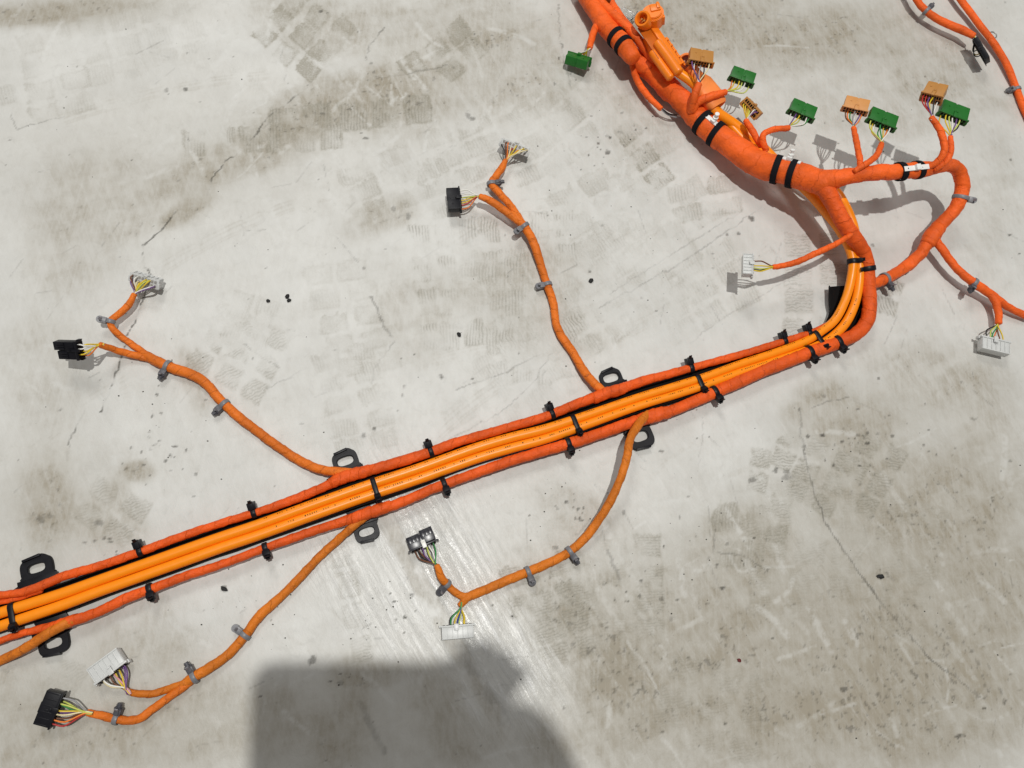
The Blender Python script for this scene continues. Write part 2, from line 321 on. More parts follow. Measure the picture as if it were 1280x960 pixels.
    def crack(pts, w_, am, br=.5):
        d = segd(PX+7*(fbm(X, Y, 90, 71)-.5)+4*(nfin-.5), PY+7*(fbm(X, Y, 90, 77)-.5), pts)
        k = (1-ss(d, w_*.45, w_*1.35))*am*.8*(br+(1-br)*1.6*ss(fbm(X, Y, 70, int(pts[0][0])), .38, .6)); np.maximum(K_, k, out=K_)
        np.maximum(D, .35*am*(1-ss(d, 2, 9))*ss(nmid, .35, .7), out=D)
    crack([(390, 105), (367, 124), (330, 150), (315, 176), (281, 203), (262, 227), (259, 244)], .9, .6, .15)
    crack([(225, 262), (199, 289), (178, 307), (180, 332), (187, 345), (180, 370), (170, 400), (159, 420), (150, 455), (140, 482), (135, 495), (125, 515)], 1.0, .75, .15)
    crack([(107, 510), (98, 528), (87, 548), (82, 575)], 1.1, .6, .2); crack([(480, 34), (461, 56), (458, 75)], .9, .5); crack([(698, 5), (700, 50), (707, 80), (714, 108)], .9, .55, .5)
    crack([(1000, 510), (1005, 570), (1030, 650), (1070, 710), (1115, 770), (1160, 820), (1230, 875)], 1.2, .62, .62); crack([(463, 370), (476, 398), (490, 422)], 1.5, .75, .6)
    crack([(673, 443), (620, 470), (570, 486)], .9, .35); crack([(690, 440), (665, 480), (640, 505), (600, 530), (560, 550)], .8, .28); crack([(493, 428), (470, 460), (462, 482)], .9, .3)
    crack([(944, 264), (850, 330), (747, 385)], .9, .33); crack([(930, 262), (840, 318), (760, 368)], .8, .25); crack([(1000, 340), (900, 400), (862, 430)], .8, .2)
    crack([(12, 140), (20, 163), (50, 152), (80, 145)], .8, .35); crack([(470, 100), (545, 85), (560, 80)], .9, .35); crack([(1015, 510), (1040, 500), (1062, 497)], .9, .4)
    crack([(880, 470+50), (872, 590)], .8, .2); crack([(1000, 535), (1002, 560)], .8, .3); crack([(305, 430), (340, 455), (350, 460)], .9, .3); crack([(330, 488), (375, 465)], .8, .25)
    crack([(760, 690), (775, 730)], 2.2, .3, .1); crack([(722, 668), (768, 610)], 1.2, .2, .2); crack([(885, 700), (905, 740)], 1, .25); crack([(897, 690), (935, 697), (960, 715)], 1.0, .35)
    crack([(893, 650), (893, 692)], 1.2, .35); crack([(450, 880), (480, 940)], 4.5, .22, .2); crack([(585, 830), (630, 900)], 7, .2, .3)
    for _ in range(150):                    # short scuffs
        x0, y0 = sel.uniform(0, 1280), sel.uniform(0, 960); an = sel.normal(-.6, .5) if x0 < 700 else sel.normal(1.0, .5); l_ = sel.uniform(8, 45)
        m = (abs(PX-x0) < 60) & (abs(PY-y0) < 60)
        if m.any():
            d = segd(PX[m], PY[m], [(x0, y0), (x0+l_*math.cos(an), y0+l_*math.sin(an))]); K_[m] = np.maximum(K_[m], (1-ss(d, .3, 1.3))*sel.uniform(.08, .3)*ss(nfin[m], .3, .6))
    # grit specks, stuck-down
    pk = [(sel.uniform(0, 1280), sel.uniform(0, 960), sel.uniform(.5, 1.5), sel.uniform(.2, .8)) for _ in range(300)]
    for cx, cy, sx, sy, m_ in [(1060, 560, 60, 50, 70), (760, 180, 40, 40, 50), (200, 560, 50, 60, 70), (720, 640, 60, 40, 45), (880, 330, 60, 70, 30), (800, 740, 60, 40, 40), (510, 760, 30, 30, 20), (150, 680, 60, 30, 40), (690, 100, 60, 50, 30), (900, 680, 50, 40, 30), (1180, 560, 60, 60, 40)]:
        pk += [(sel.normal(cx, sx*.5), sel.normal(cy, sy*.5), sel.uniform(.6, 1.9), sel.uniform(.25, .9)) for _ in range(m_//2)]
    pk += [(235, 175, 2, .5), (207, 113, 3, .45), (232, 112, 2, .8), (234, 66, 2.4, .5), (760, 190, 3, .75), (510, 270, 3.4, .5), (492, 262, 4, .4), (455, 545, 3.5, .6), (468, 537, 2.6, .7), (505, 482, 3, .6), (503, 495, 2, .5), (552, 472, 2.4, .8), (591, 474, 2, .8), (190, 520, 2.5, .8), (196, 493, 2, .8), (75, 512, 2.5, .8), (390, 825, 5, .7), (940, 600, 3, .6), (970, 588, 4, .7), (984, 594, 5, .5), (904, 735, 2.5, .9), (906, 905, 4, .8), (1100, 720, 4, .8), (1257, 878, 4, .8), (1198, 920, 3, .8), (280, 735, 3, .8), (585, 145, 5, .5), (590, 148, 3, .6), (940, 273, 3, .8), (1055, 862, 3, .7), (1245, 705, 2, .6), (50, 650, 5, .5), (62, 645, 4, .4), (125, 655, 4, .5), (695, 685, 3, .5), (780, 640, 3, .5), (455, 375-40, 2, .5), (425, 855, 3, .4)]
    for x0, y0, r_, am in pk:
        k = K(P(x0, y0)); wp = P(x0, y0); i0 = np.searchsorted(ys, wp[1]-3*r_*k); i1 = np.searchsorted(ys, wp[1]+3*r_*k)+1; j0 = np.searchsorted(xs, wp[0]-3*r_*k); j1 = np.searchsorted(xs, wp[0]+3*r_*k)+1
        s_ = (slice(i0, i1), slice(j0, j1)); d = np.hypot((PX[s_]-x0)*(1+.5*math.sin(x0)), PY[s_]-y0)+r_*1.2*(nfin[s_]-.5)*2
        K_[s_] = np.maximum(K_[s_], (1-ss(d, r_*.4, r_*1.2))*am)
    K_ = np.maximum(K_, .5*ss(D*nfin, .24, .42)*ss(fbm(X, Y, 330, 91, 2), .6, .8))
    # polished streaky zone at the lamp highlight; its pale streaks paint that highlight in
    G = np.exp(-(segd(PX+20*(nmid-.5), PY, [(500, 620), (545, 700), (600, 800), (640, 860)])/62)**2)
    G = np.maximum(G, .5*(1-ss(segd(PX, PY, [(420, 700), (520, 800)]), 10, 70)))
    strip = (1-ss(abs(segd(PX, PY, [(478, 640), (520, 720), (560, 790), (640, 930)])), 9, 14))
    D = np.maximum(D, .42*strip*ss(nmid, .2, .5)*(1-ss(PY, 960, 1000))); G = G*(1-.7*strip)
    me = bpy.data.meshes.new('floor')
    me.vertices.add(len(V)); me.vertices.foreach_set('co', V.ravel())
    i = (np.arange(ny-1)[:, None]*nx+np.arange(nx-1)[None]); Q = np.stack([i, i+1, i+nx+1, i+nx], -1).reshape(-1, 4)
    me.loops.add(Q.size); me.loops.foreach_set('vertex_index', Q.ravel().astype(np.int32)); me.polygons.add(len(Q))
    me.polygons.foreach_set('loop_start', np.arange(0, Q.size, 4, dtype=np.int32)); me.update(calc_edges=True)
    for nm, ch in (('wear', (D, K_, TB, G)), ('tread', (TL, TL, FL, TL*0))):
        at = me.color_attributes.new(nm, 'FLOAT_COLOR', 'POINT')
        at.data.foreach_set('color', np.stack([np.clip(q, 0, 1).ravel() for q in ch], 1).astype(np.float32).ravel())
    at = me.attributes.new('ridge', 'FLOAT', 'POINT'); at.data.foreach_set('value', PH.ravel().astype(np.float32))
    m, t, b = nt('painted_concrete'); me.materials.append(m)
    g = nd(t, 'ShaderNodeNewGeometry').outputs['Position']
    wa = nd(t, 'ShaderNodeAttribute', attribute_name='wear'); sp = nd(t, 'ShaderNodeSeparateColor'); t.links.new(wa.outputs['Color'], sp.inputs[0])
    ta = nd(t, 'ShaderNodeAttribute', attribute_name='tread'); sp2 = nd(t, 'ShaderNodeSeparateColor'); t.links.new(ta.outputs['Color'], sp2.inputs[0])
    rd = nd(t, 'ShaderNodeAttribute', attribute_name='ridge')
    n1 = noise(t, g, 14, 6, .62); n2 = noise(t, g, 90, 6, .7, .6); n3 = noise(t, g, 520, 4, .7); n4 = noise(t, g, 1500, 2, .6)
    def streak(deg, sx_, sy_, dist):
        vr = nd(t, 'ShaderNodeVectorRotate', rotation_type='Z_AXIS'); t.links.new(g, vr.inputs['Vector']); vr.inputs['Angle'].default_value = math.radians(-deg)
        vm = nd(t, 'ShaderNodeVectorMath', operation='MULTIPLY'); t.links.new(vr.outputs[0], vm.inputs[0]); vm.inputs[1].default_value = (sx_, sy_, 1)
        return noise(t, vm.outputs[0], 1.0, 5, .62, dist)
    st1 = streak(-60, 24, 170, .9); st2 = streak(-66, 22, 120, .4); st3 = streak(85, 16, 260, .3)
    base = mixc(t, ramp(t, n1, .3, .7), (.672, .672, .650), (.605, .604, .582))
    base = mixc(t, mth(t, 'MULTIPLY', ramp(t, n2, .52, .75), .30), base, (.47, .47, .455))
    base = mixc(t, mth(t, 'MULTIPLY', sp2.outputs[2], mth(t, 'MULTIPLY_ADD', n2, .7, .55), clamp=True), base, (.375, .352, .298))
    dd = mth(t, 'MULTIPLY', sp.outputs[0], mth(t, 'MULTIPLY_ADD', ramp(t, n2, .3, .66), .34, .82))
    dd = mth(t, 'MULTIPLY', dd, mth(t, 'MULTIPLY_ADD', n3, .8, .62), clamp=True)
    dd = mth(t, 'MULTIPLY', dd, mth(t, 'MULTIPLY_ADD', ramp(t, st2, .32, .62), .55, .68), clamp=True)
    dd = mth(t, 'MULTIPLY', dd, mth(t, 'MULTIPLY_ADD', ramp(t, st3, .35, .6), .35, .80), clamp=True)
    c = mixc(t, mth(t, 'MULTIPLY', dd, .95), base, (.315, .280, .218))
    tb = mth(t, 'MULTIPLY', sp.outputs[2], mth(t, 'MULTIPLY_ADD', ramp(t, n3, .3, .65), .8, .5), clamp=True)
    c = mixc(t, mth(t, 'MULTIPLY', tb, .80), c, (.285, .265, .212))
    ln = mth(t, 'FRACT', mth(t, 'DIVIDE', rd.outputs['Fac'], 3.9)); ln = mth(t, 'SUBTRACT', 1.0, ramp(t, mth(t, 'ABSOLUTE', mth(t, 'SUBTRACT', ln, .5)), .06, .32))
    ln = mth(t, 'MULTIPLY', mth(t, 'MULTIPLY', ln, sp2.outputs[0]), ramp(t, n2, .33, .52))
    c = mixc(t, mth(t, 'MULTIPLY', ln, .55), c, (.20, .19, .155))
    light = mth(t, 'MULTIPLY', ramp(t, st1, .50, .64), mth(t, 'ADD', mth(t, 'MULTIPLY', wa.outputs['Alpha'], .5), mth(t, 'MULTIPLY', ramp(t, n1, .5, .72), .16)))
    c = mixc(t, light, c, (.74, .745, .745))  # pale streaks; in the polished zone they are painted highlight
    kk = mth(t, 'MULTIPLY', sp.outputs[1], mth(t, 'MULTIPLY_ADD', n3, 1.0, .5), clamp=True)
    c = mixc(t, mth(t, 'MULTIPLY', kk, .93), c, (.045, .040, .030))
    fine = mth(t, 'MULTIPLY', ramp(t, n4, .60, .76), .16); c = mixc(t, fine, c, (.30, .29, .26))
    t.links.new(c, b.inputs['Base Color'])
    rg = mth(t, 'MULTIPLY_ADD', n2, .16, .40); rg = mth(t, 'ADD', rg, mth(t, 'MULTIPLY', dd, .16)); rg = mth(t, 'SUBTRACT', rg, mth(t, 'MULTIPLY', wa.outputs['Alpha'], .29))
    t.links.new(rg, b.inputs['Roughness']); b.inputs['Specular IOR Level'].default_value = .5
    hg = mth(t, 'ADD', mth(t, 'MULTIPLY', n2, .5), mth(t, 'MULTIPLY', n3, .22))
    hg = mth(t, 'ADD', hg, mth(t, 'MULTIPLY', st1, mth(t, 'MULTIPLY_ADD', wa.outputs['Alpha'], 4.2, .3)))
    hg = mth(t, 'SUBTRACT', hg, mth(t, 'MULTIPLY', sp.outputs[1], 1.2))
    bp = nd(t, 'ShaderNodeBump'); bp.inputs['Strength'].default_value = .55; bp.inputs['Distance'].default_value = .0010
    t.links.new(hg, bp.inputs['Height']); t.links.new(bp.outputs[0], b.inputs['Normal'])
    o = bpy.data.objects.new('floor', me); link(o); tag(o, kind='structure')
floor()

# ---------------------------------------------------------------- the harness
HC = P(620, 520)
har = empty('wiring_harness', (HC[0], HC[1], 0), 'long orange taped wiring harness with side branches and plugs lying across the pale concrete floor', 'wiring harness')
DZ = .0115                                # height of what lies on the duct
up_pts = [(-25, 747, 5, .012), (0, 744, 5, .0125), (30, 740, 5.2, .013), (50, 733, 5.8, .013), (80, 720, 5.7, DZ), (120, 708.6, 5.5, DZ), (160, 695, 5.5, DZ), (200, 680.5, 5.4, DZ), (240, 666, 5.2, DZ), (280, 652.8, 5.2, DZ), (320, 640.5, 5.2, DZ), (350, 630.5, 5.6, DZ), (400, 611, 6.0, DZ), (430, 597, 6.6, DZ), (475, 584, 6.8, DZ), (525, 569.5, 6.4, DZ), (575, 551.5, 6, DZ), (620, 539, 5.8, DZ), (640, 533, 5.8, DZ), (680, 521.2, 5.9, DZ), (720, 505.6, 6.1, DZ), (750, 494.5, 6.8, DZ), (775, 486.5, 6.6, DZ), (800, 477.4, 6.2, DZ), (840, 466.5, 5.3, DZ), (880, 455.6, 4.8, DZ), (924, 443.5, 4.6, DZ), (988, 424, 4, DZ), (1019, 413, 3.4, DZ), (1040, 402, 3, .01), (1052, 392, 2.5, .008)]
lo_pts = [(-25, 811, 4, .009), (0, 801, 4.2, .009), (30, 791, 4.4, .01), (60, 784, 5.5, .0115), (80, 779.5, 5.8, DZ), (120, 766, 6.2, DZ), (160, 747, 6.2, DZ), (200, 732, 5.8, DZ), (240, 717.3, 5.4, DZ), (280, 704.5, 5.4, DZ), (320, 689.3, 5.1, DZ), (350, 678.5, 5.6, DZ), (400, 661, 5.8, DZ), (450, 645, 6.6, DZ), (500, 628.5, 6.4, DZ), (550, 607.5, 6.2, DZ), (600, 589.5, 6.4, DZ), (640, 575.6, 6.5, DZ), (680, 563.5, 6.5, DZ), (720, 552, 7.2, DZ), (760, 538.5, 7, DZ), (800, 524.3, 7, DZ), (840, 513, 7.1, DZ), (880, 496.5, 7.4, DZ), (930, 474, 8, DZ), (966.6, 458, 8, DZ), (1013, 440.5, 8.2, .012), (1032, 434, 8.4, .012), (1048.5, 427.5, 8.4, .012), (1069, 418, 8.6, .013), (1082.6, 403, 8.8, .015), (1086.5, 386, 8.8, .018), (1085.6, 359.5, 8.8, .021), (1084, 336, 8.8, .026), (1080, 317, 9.2, .033), (1069, 299, 9.8, .042), (1054, 278, 10, .050), (1042.5, 256, 10.2, .055), (1030, 234, 11, .059), (1020, 224, 10, .058)]
hv1_pts = [(-25, 775, 7, DZ), (0, 766.3, 7, DZ), (40, 754, 7, DZ), (80, 741.2, 7, DZ), (120, 726.8, 6.8, DZ), (160, 712.4, 6.7, DZ), (200, 698.3, 6.7, DZ), (240, 684, 6.7, DZ), (280, 670.2, 6.7, DZ), (320, 656.8, 6.6, DZ), (400, 627.8, 6.6, DZ), (461, 606.3, 6.5, DZ), (520, 586.8, 6.5, DZ), (600, 558.5, 6.5, DZ), (640, 546.8, 6.4, DZ), (680, 536.8, 6.2, DZ), (720, 523.8, 5.8, DZ), (800, 496.3, 5.3, DZ), (840, 484, 5.2, DZ), (880, 471.6, 5.2, DZ), (924, 455.6, 5.1, DZ), (970, 440.5, 5.2, DZ), (1010, 425, 5.3, DZ), (1027, 414, 5.3, .012), (1043.5, 400, 5.4, .014), (1057, 374, 5.4, .018), (1064, 348, 5.5, .023), (1066, 327, 5.6, .028), (1061, 308, 5.8, .030), (1049, 286, 6.2, .030), (1032, 264, 6.4, .029), (1014, 243, 6.6, .027), (996, 226, 6.6, .025), (972, 203, 6.0, .019), (945, 177, 6.6, .018), (918, 156, 6.8, .022), (890, 136, 7, .030), (876, 115, 6.5, .034), (861, 92, 6, .035)]
hv2_pts = [(-25, 792, 6.8, DZ), (0, 783, 6.8, DZ), (40, 769.5, 6.8, DZ), (80, 755.8, 6.8, DZ), (120, 740.8, 6.7, DZ), (160, 726.6, 6.6, DZ), (200, 712.3, 6.6, DZ), (240, 698, 6.6, DZ), (280, 683.6, 6.6, DZ), (320, 670.2, 6.5, DZ), (400, 641.2, 6.5, DZ), (461, 619.6, 6.4, DZ), (520, 600, 6.4, DZ), (600, 571.8, 6.3, DZ), (640, 560, 6.3, DZ), (680, 549.3, 6.1, DZ), (720, 535.6, 5.8, DZ), (800, 507, 5.3, DZ), (840, 494.8, 5.2, DZ), (880, 482, 5.2, DZ), (924, 466, 5.1, DZ), (970, 451, 5.2, DZ), (1018, 433.5, 5.1, DZ), (1038, 422.5, 5.4, .012), (1056.5, 404.5, 5.8, .014), (1069, 378, 5.6, .018), (1074, 350, 5.6, .023), (1074, 328, 5.8, .028), (1071, 306, 6, .031), (1066, 282, 6.2, .035), (1056, 258, 6.4, .036), (1042, 238, 6.4, .033), (1014, 228, 6.2, .024), (978, 210, 5.6, .016), (936, 180, 5.2, .018), (895, 136, 5.2, .026), (866, 104, 5.6, .038), (838, 84, 5.8, .042)]
PT = {}
def bundle(key, name, pts, mat, parent=har, wrap=.0004, seed=0, label=None, **kw):
    W = path3(pts); PT[key] = catmull(W, .002); o = tube(name, W, mat, parent, wrap=wrap, seed=seed, **kw)
    if label: tag(o, label)
    return o
def lerp_path(pts, off, r, z):            # pixel polyline shifted sideways
    out = []; a = np.array([p[:2] for p in pts])
    for i in range(len(a)):
        t_ = a[min(i+1, len(a)-1)]-a[max(i-1, 0)]; t_ = t_/np.linalg.norm(t_); out.append((a[i][0]-t_[1]*off, a[i][1]+t_[0]*off, r, z))
    return out
# black duct under the cables: plate with two raised ribs
i1 = [q[0] for q in hv1_pts].index(1010); n1_ = i1+6
mid = [((a[0]+b[0])/2, (a[1]+b[1])/2) for a, b in zip(hv1_pts[:n1_], hv2_pts[:n1_])]
half = list(np.interp([m__[0] for m__ in mid[:i1+1]], [0, 100, 320, 461, 600, 680, 720, 800, 880, 924, 1015], [17.5, 17.5, 17, 18, 14.5, 13.6, 15.5, 15.5, 15.5, 14.5, 13]))+[12, 12, 12, 11, 9]
W = np.array([[*P(x, y, .001), h_*K(P(x, y, 0))] for (x, y), h_ in zip(mid, half)])
for i in range(5): W[i1+1+i, 2] = [.002, .003, .004, .006, .008][i]
S = catmull(W, .004); C = S[:, :3]; T, U, B = frames(C); wob = 1+.04*sn1(np.arange(len(C))/6., 3)
prof = [(-1, 0), (-1, .0015), (-1, .0080), (-.96, .0088), (-.88, .0088), (-.84, .0080), (-.82, .0034), (.82, .0034), (.84, .0080), (.88, .0088), (.96, .0088), (1, .0080), (1, .0015), (1, 0)]
V = np.array([C[i]+B[i]*u*S[i, 3]*wob[i]+np.array([0, 0, 1])*z for i in range(len(C)) for u, z in prof]); m_ = len(prof)
Fq = [(i*m_+j, i*m_+(j+1) % m_, (i+1)*m_+(j+1) % m_, (i+1)*m_+j) for i in range(len(C)-1) for j in range(m_)]+[tuple(range(m_))[::-1], tuple(range((len(C)-1)*m_, len(C)*m_))]
make('cable_duct', V, Fq, M_foam, har, sharp=40)
# black curved shield at the bend
W = path3([(1026, 428, 12, .004), (1046, 413, 18, .005), (1057, 394, 22, .006), (1056, 376, 22, .008), (1052, 357, 18, .009)]); S = catmull(W, .003); C = S[:, :3]; T, U, B = frames(C)
prof = [(-1, .004), (-.9, .0), (.9, 0), (1, .004), (.93, .0045), (.85, .0015), (-.85, .0015), (-.93, .0045)]
V = np.array([C[i]+B[i]*u*S[i, 3]+np.array([0, 0, 1])*(z-.002) for i in range(len(C)) for u, z in prof]); m_ = 8
V[:, 2] = np.maximum(V[:, 2], .0006)
make('bend_shield', V, [(i*m_+j, i*m_+(j+1) % m_, (i+1)*m_+(j+1) % m_, (i+1)*m_+j) for i in range(len(C)-1) for j in range(m_)]+[tuple(range(m_))[::-1], tuple(range((len(C)-1)*m_, len(C)*m_))], M_foam, har, sharp=40)

cabs = [bundle('hv1', 'power_cable', hv1_pts, M_hv, wrap=0, sides=24), bundle('hv2', 'power_cable', hv2_pts, M_hv, wrap=0, sides=24)]
bundle('up', 'taped_bundle', up_pts, M_bund, seed=11); bundle('lo', 'taped_bundle', lo_pts, M_bund, seed=23)
bundle('up2', 'taped_bundle', [(-25, 760, 3.4, .009), (0, 753, 3.6, .009), (28, 746, 3.8, .009), (52, 738, 3.6, .011)], M_bund, seed=31)
bundle('lob', 'taped_branch', [(-25, 838, 5.6), (0, 826, 5.8), (30, 811, 6, .010), (52, 797, 6.2, .014), (72, 785, 6.2, .0155), (90, 776, 5.4, .0135)], M_brown, seed=37)
TRK = [(727, -18, 12, .018), (740, 4, 11.8, .020), (752, 25, 11.4, .023), (765, 41, 11.4, .026), (777, 54, 11.2, .030), (787, 67, 10.8, .033), (791, 73, 9.6, .034)]
bundle('trk0', 'taped_trunk', TRK, M_trunk, seed=41, sides=28, pitch=.019, lump=.02, label='folded back taped end of the trunk')
TR = [(783, 62, 8.5, .013), (796, 73, 11.8, .014), (817, 92, 12.6, .015), (841, 115, 13.2, .018), (861, 135, 13.7, .020), (880, 155, 14.3, .023), (902, 173, 14.4, .026), (927, 191, 14.9, .030), (950, 205, 15.4, .035), (980, 214.5, 16, .043), (1005, 221, 15.2, .051), (1030, 226, 14, .059), (1048, 224, 11, .064)]
bundle('trk', 'taped_trunk', TR, M_trunk, seed=43, sides=32, pitch=.021, lump=.032, wrap=.0007)
bundle('trk2', 'taped_branch', [(737, -18, 6.4, .027), (756, 8, 6, .029), (772, 23, 5.6, .032), (786, 36, 5.4, .034), (797, 49, 5.6, .033), (807, 62, 5.8, .030), (820, 78, 6, .025), (832, 92, 5, .022)], M_trunk, seed=47, pitch=.016)
bundle('trk3', 'taped_branch', [(752, -18, 5, .022), (764, 4, 5, .023), (776, 22, 5, .024), (788, 36, 4.4, .025)], M_trunk, seed=49)
ARM = [(1005, 225, 11, .053), (1030, 226, 12, .062), (1060, 220.5, 10.2, .072), (1097, 215.5, 10, .078), (1125, 214.5, 10, .078), (1150, 212, 9.6, .076), (1170, 209, 8, .073), (1186, 206.5, 7.6, .066), (1197, 212, 8, .058), (1202, 226, 8.4, .05), (1202, 242, 8.6, .043), (1195, 260, 8.4, .036), (1180, 277, 8.4, .028), (1166, 292, 8.6, .022), (1152, 315, 7.4, .016), (1134, 332, 7, .012), (1114, 345, 6.8, .011), (1098, 352, 7, .015), (1086, 357, 6, .02)]
bundle('arm', 'taped_branch', ARM, M_trunk, seed=53, sides=24, pitch=.016, lump=.03, wrap=.0006)
bundle('rb', 'taped_branch', [(1162, 296, 5, .02), (1168, 300, 5.4, .021), (1176, 309, 5.2, .022), (1194, 333, 5, .02), (1215, 352, 5.2, .018), (1230, 362, 5.4, .016), (1247, 374, 4.6, .013), (1262, 385, 4.4, .01), (1285, 396, 4.2, .007)], M_trunk, seed=59)
bundle('rb2', 'taped_branch', [(1228, 361, 4, .016), (1241, 371, 4.6, .015), (1247, 386, 4.4, .013), (1248.5, 404, 4, .012)], M_trunk, seed=61)
bundle('wb', 'taped_branch', [(1066, 292, 3, .05), (1045.5, 304.6, 3.6, .048), (1019, 317, 3.8, .045), (995, 328, 3.8, .042), (967, 334, 3.4, .042)], M_trunk, seed=67, pitch=.008)
for i, (pts_, mm_) in enumerate([([(414, 604, 6.8, .0122), (428, 597.5, 7.6, .0122), (444, 592.5, 7.8, .0122), (462, 587.5, 7.0, .0122)], M_bund), ([(440, 648.5, 6.6, .0122), (456, 643, 7.6, .0122), (474, 637, 7.4, .0122), (488, 632.5, 6.8, .0122)], M_bund),
        ([(742, 498, 7, .0122), (756, 492.5, 7.8, .0122), (770, 488, 7.6, .0122), (782, 484, 6.8, .0122)], M_bund), ([(796, 526.5, 7.2, .0125), (808, 522, 8.2, .0125), (822, 518, 8.2, .0125), (836, 514.5, 7.4, .0125)], M_bund),
        ([(66, 784, 6, .0125), (78, 780, 7, .0125), (92, 775.5, 6.8, .0122), (104, 771.5, 6, .0118)], M_bund), ([(1173, 284, 8.6, .025), (1166, 294, 9.4, .0225), (1160, 304, 8.8, .020)], M_trunk), ([(1012, 225, 13.4, .053), (1028, 228, 14.6, .0585), (1042, 227, 12.4, .062)], M_trunk)]):
    bundle('bk', 'taped_breakout', pts_, mm_, seed=211+i, sides=24, pitch=.009, wrap=.0006, lump=.02)
# branches on the left
bundle('A', 'taped_branch', [(440, 589, 4, .012), (425, 589.5, 5.6, .011), (400, 586.5, 6, .009), (375, 576, 6), (345, 556.5, 6), (320, 537.5, 5.8), (303, 525, 6), (275, 500, 5.8), (256, 478, 6), (237, 467, 6.2), (212, 459, 6.4), (195, 451, 6.4), (178, 441, 4.5)], M_branch, seed=71)
bundle('A1', 'taped_branch', [(196, 452, 4), (181, 447, 4.4), (156, 441, 4.4, .008), (137, 435, 4, .018), (125, 431, 3.6, .026)], M_branch, seed=73)
bundle('A2', 'taped_branch', [(192, 449, 4), (182, 442, 4.2), (160, 427, 4.2), (142, 412, 4.2, .01), (138, 402, 4.2, .012), (147, 394, 4.2, .012), (160, 382, 4.2, .012), (168, 368, 3.2, .014)], M_branch, seed=79)
bundle('B', 'taped_branch', [(760, 491, 4, .011), (750, 486, 5.4, .010), (732.5, 467.5, 5.4, .008), (717, 442, 5.2), (702, 420, 5.2), (695, 404, 5), (692, 380, 5), (684, 356, 5), (676, 332, 5.2), (669, 308, 5.4, .009), (660, 290, 5.6, .012), (650, 277, 5.6, .014), (640, 266, 4, .015)], M_branch, seed=83)
bundle('B1', 'taped_branch', [(651, 279, 4, .014), (641, 271, 4.6, .015), (626, 260, 4.8, .016), (613, 251, 4.6, .017), (600, 245.5, 3.8, .018)], M_branch, seed=89)
bundle('B2', 'taped_branch', [(655, 282, 4, .013), (646, 268, 4.6, .013), (634, 252, 4.6, .012), (622, 239, 4.8, .011), (614.5, 230, 4.8, .011), (620, 220, 4.8, .011), (628, 209, 4.6, .012), (632, 200, 3, .014)], M_branch, seed=97)
bundle('C', 'taped_branch', [(466, 640, 4, .012), (455, 647, 5.4, .011), (440, 659, 5.4, .009), (420, 677, 5.2), (400, 695, 5.2), (375, 722, 5.4), (350, 747, 5.4), (325, 769, 6), (306, 794, 6), (284, 819, 6), (262, 835, 6.4), (243, 846, 6.6), (228, 856, 5)], M_brown, seed=101)
bundle('C1', 'taped_branch', [(246, 845, 4), (232, 853, 4.4), (215, 859, 4.4), (195, 866, 4.6), (175, 867.5, 4.6), (160, 864.5, 3.8)], M_brown, seed=103)
bundle('C2', 'taped_branch', [(244, 847, 4), (230, 858, 5), (210, 872, 5), (190, 887, 5.2), (172, 899, 5.4), (155, 900.5, 5.4), (135, 896.5, 5), (110, 891, 4.4)], M_branch, seed=107)
bundle('D', 'taped_branch', [(811, 516, 4, .014), (805, 522, 5.2, .017), (795, 535, 5.4, .022), (787, 551, 5.2, .028), (784, 570, 5.2, .031), (776, 597, 5.2, .028), (762, 628, 5.4, .020), (745, 655, 5.6, .012), (728, 676, 5.6, .008), (710, 691, 5.6), (685, 704, 5.8), (660, 715, 5.8), (635, 725, 5.8), (605, 738, 5.6), (590, 744, 5.6), (578, 751, 4.4)], M_brown, seed=109)
bundle('D1', 'taped_branch', [(592, 744, 4), (580, 745, 4.6), (570, 741, 4.6), (560, 732, 4.8), (552, 722, 5, .009), (546, 707, 3.8, .011)], M_brown, seed=113)
bundle('D2', 'taped_branch', [(596, 741, 4), (585, 747, 4.6), (575, 757, 3.8)], M_brown, seed=127)
# short stubs that stand off the trunk
ST = dict(g0=[(752, 22, 4, .022), (745, 34, 4.4, .022), (740, 47, 4.2, .022), (737, 60, 3.6, .022)],
          t1=[(864, 140, 4, .030), (866, 130, 4.6, .038), (869, 117, 4.6, .046), (874, 105, 3.8, .050)],
          g1=[(866, 140, 4, .031), (872, 128, 5, .038), (887, 121, 4.8, .044), (907, 115, 3.8, .045)],
          t2=[(952, 182, 4, .037), (947, 175, 3.8, .038), (940, 163, 4, .038), (932, 151, 3.6, .036)],
          g2=[(958, 188, 4, .040), (954, 178, 4.2, .044), (954, 169, 4, .048), (964, 162.5, 4, .050), (986, 160, 3.6, .050)],
          t3=[(1076, 214, 3.6, .080), (1075, 200, 3.8, .082), (1071, 180, 3.8, .08), (1067, 160, 3.2, .075)],
          g3=[(1068, 214, 3.2, .082), (1080, 206.5, 3.8, .086), (1095, 195, 3.8, .085), (1102, 180, 3.2, .08)],
          t4=[(1160, 209, 3.6, .082), (1172, 202, 4.2, .088), (1180.5, 188, 4.4, .095), (1176, 165, 4.4, .1), (1164, 147, 3.6, .102)],
          g4=[(1168, 212, 3.6, .08), (1181, 203, 4, .086), (1188.5, 190, 3.8, .09), (1188, 171, 3.2, .093)],
          lp=[(790, 78, 3.4, .014), (793, 92, 4, .012), (800, 107, 4.2, .011), (811, 121, 4.2, .012), (826, 136, 3.4, .014)])
for i, (k, v) in enumerate(ST.items()): bundle(k, 'taped_branch', v, M_trunk, seed=131+i, sides=16, pitch=.010)
S2 = empty('cable', P(1245, 62), 'thin orange cable crossing the top right corner beside a steel ring, with a grey tie', 'cable')
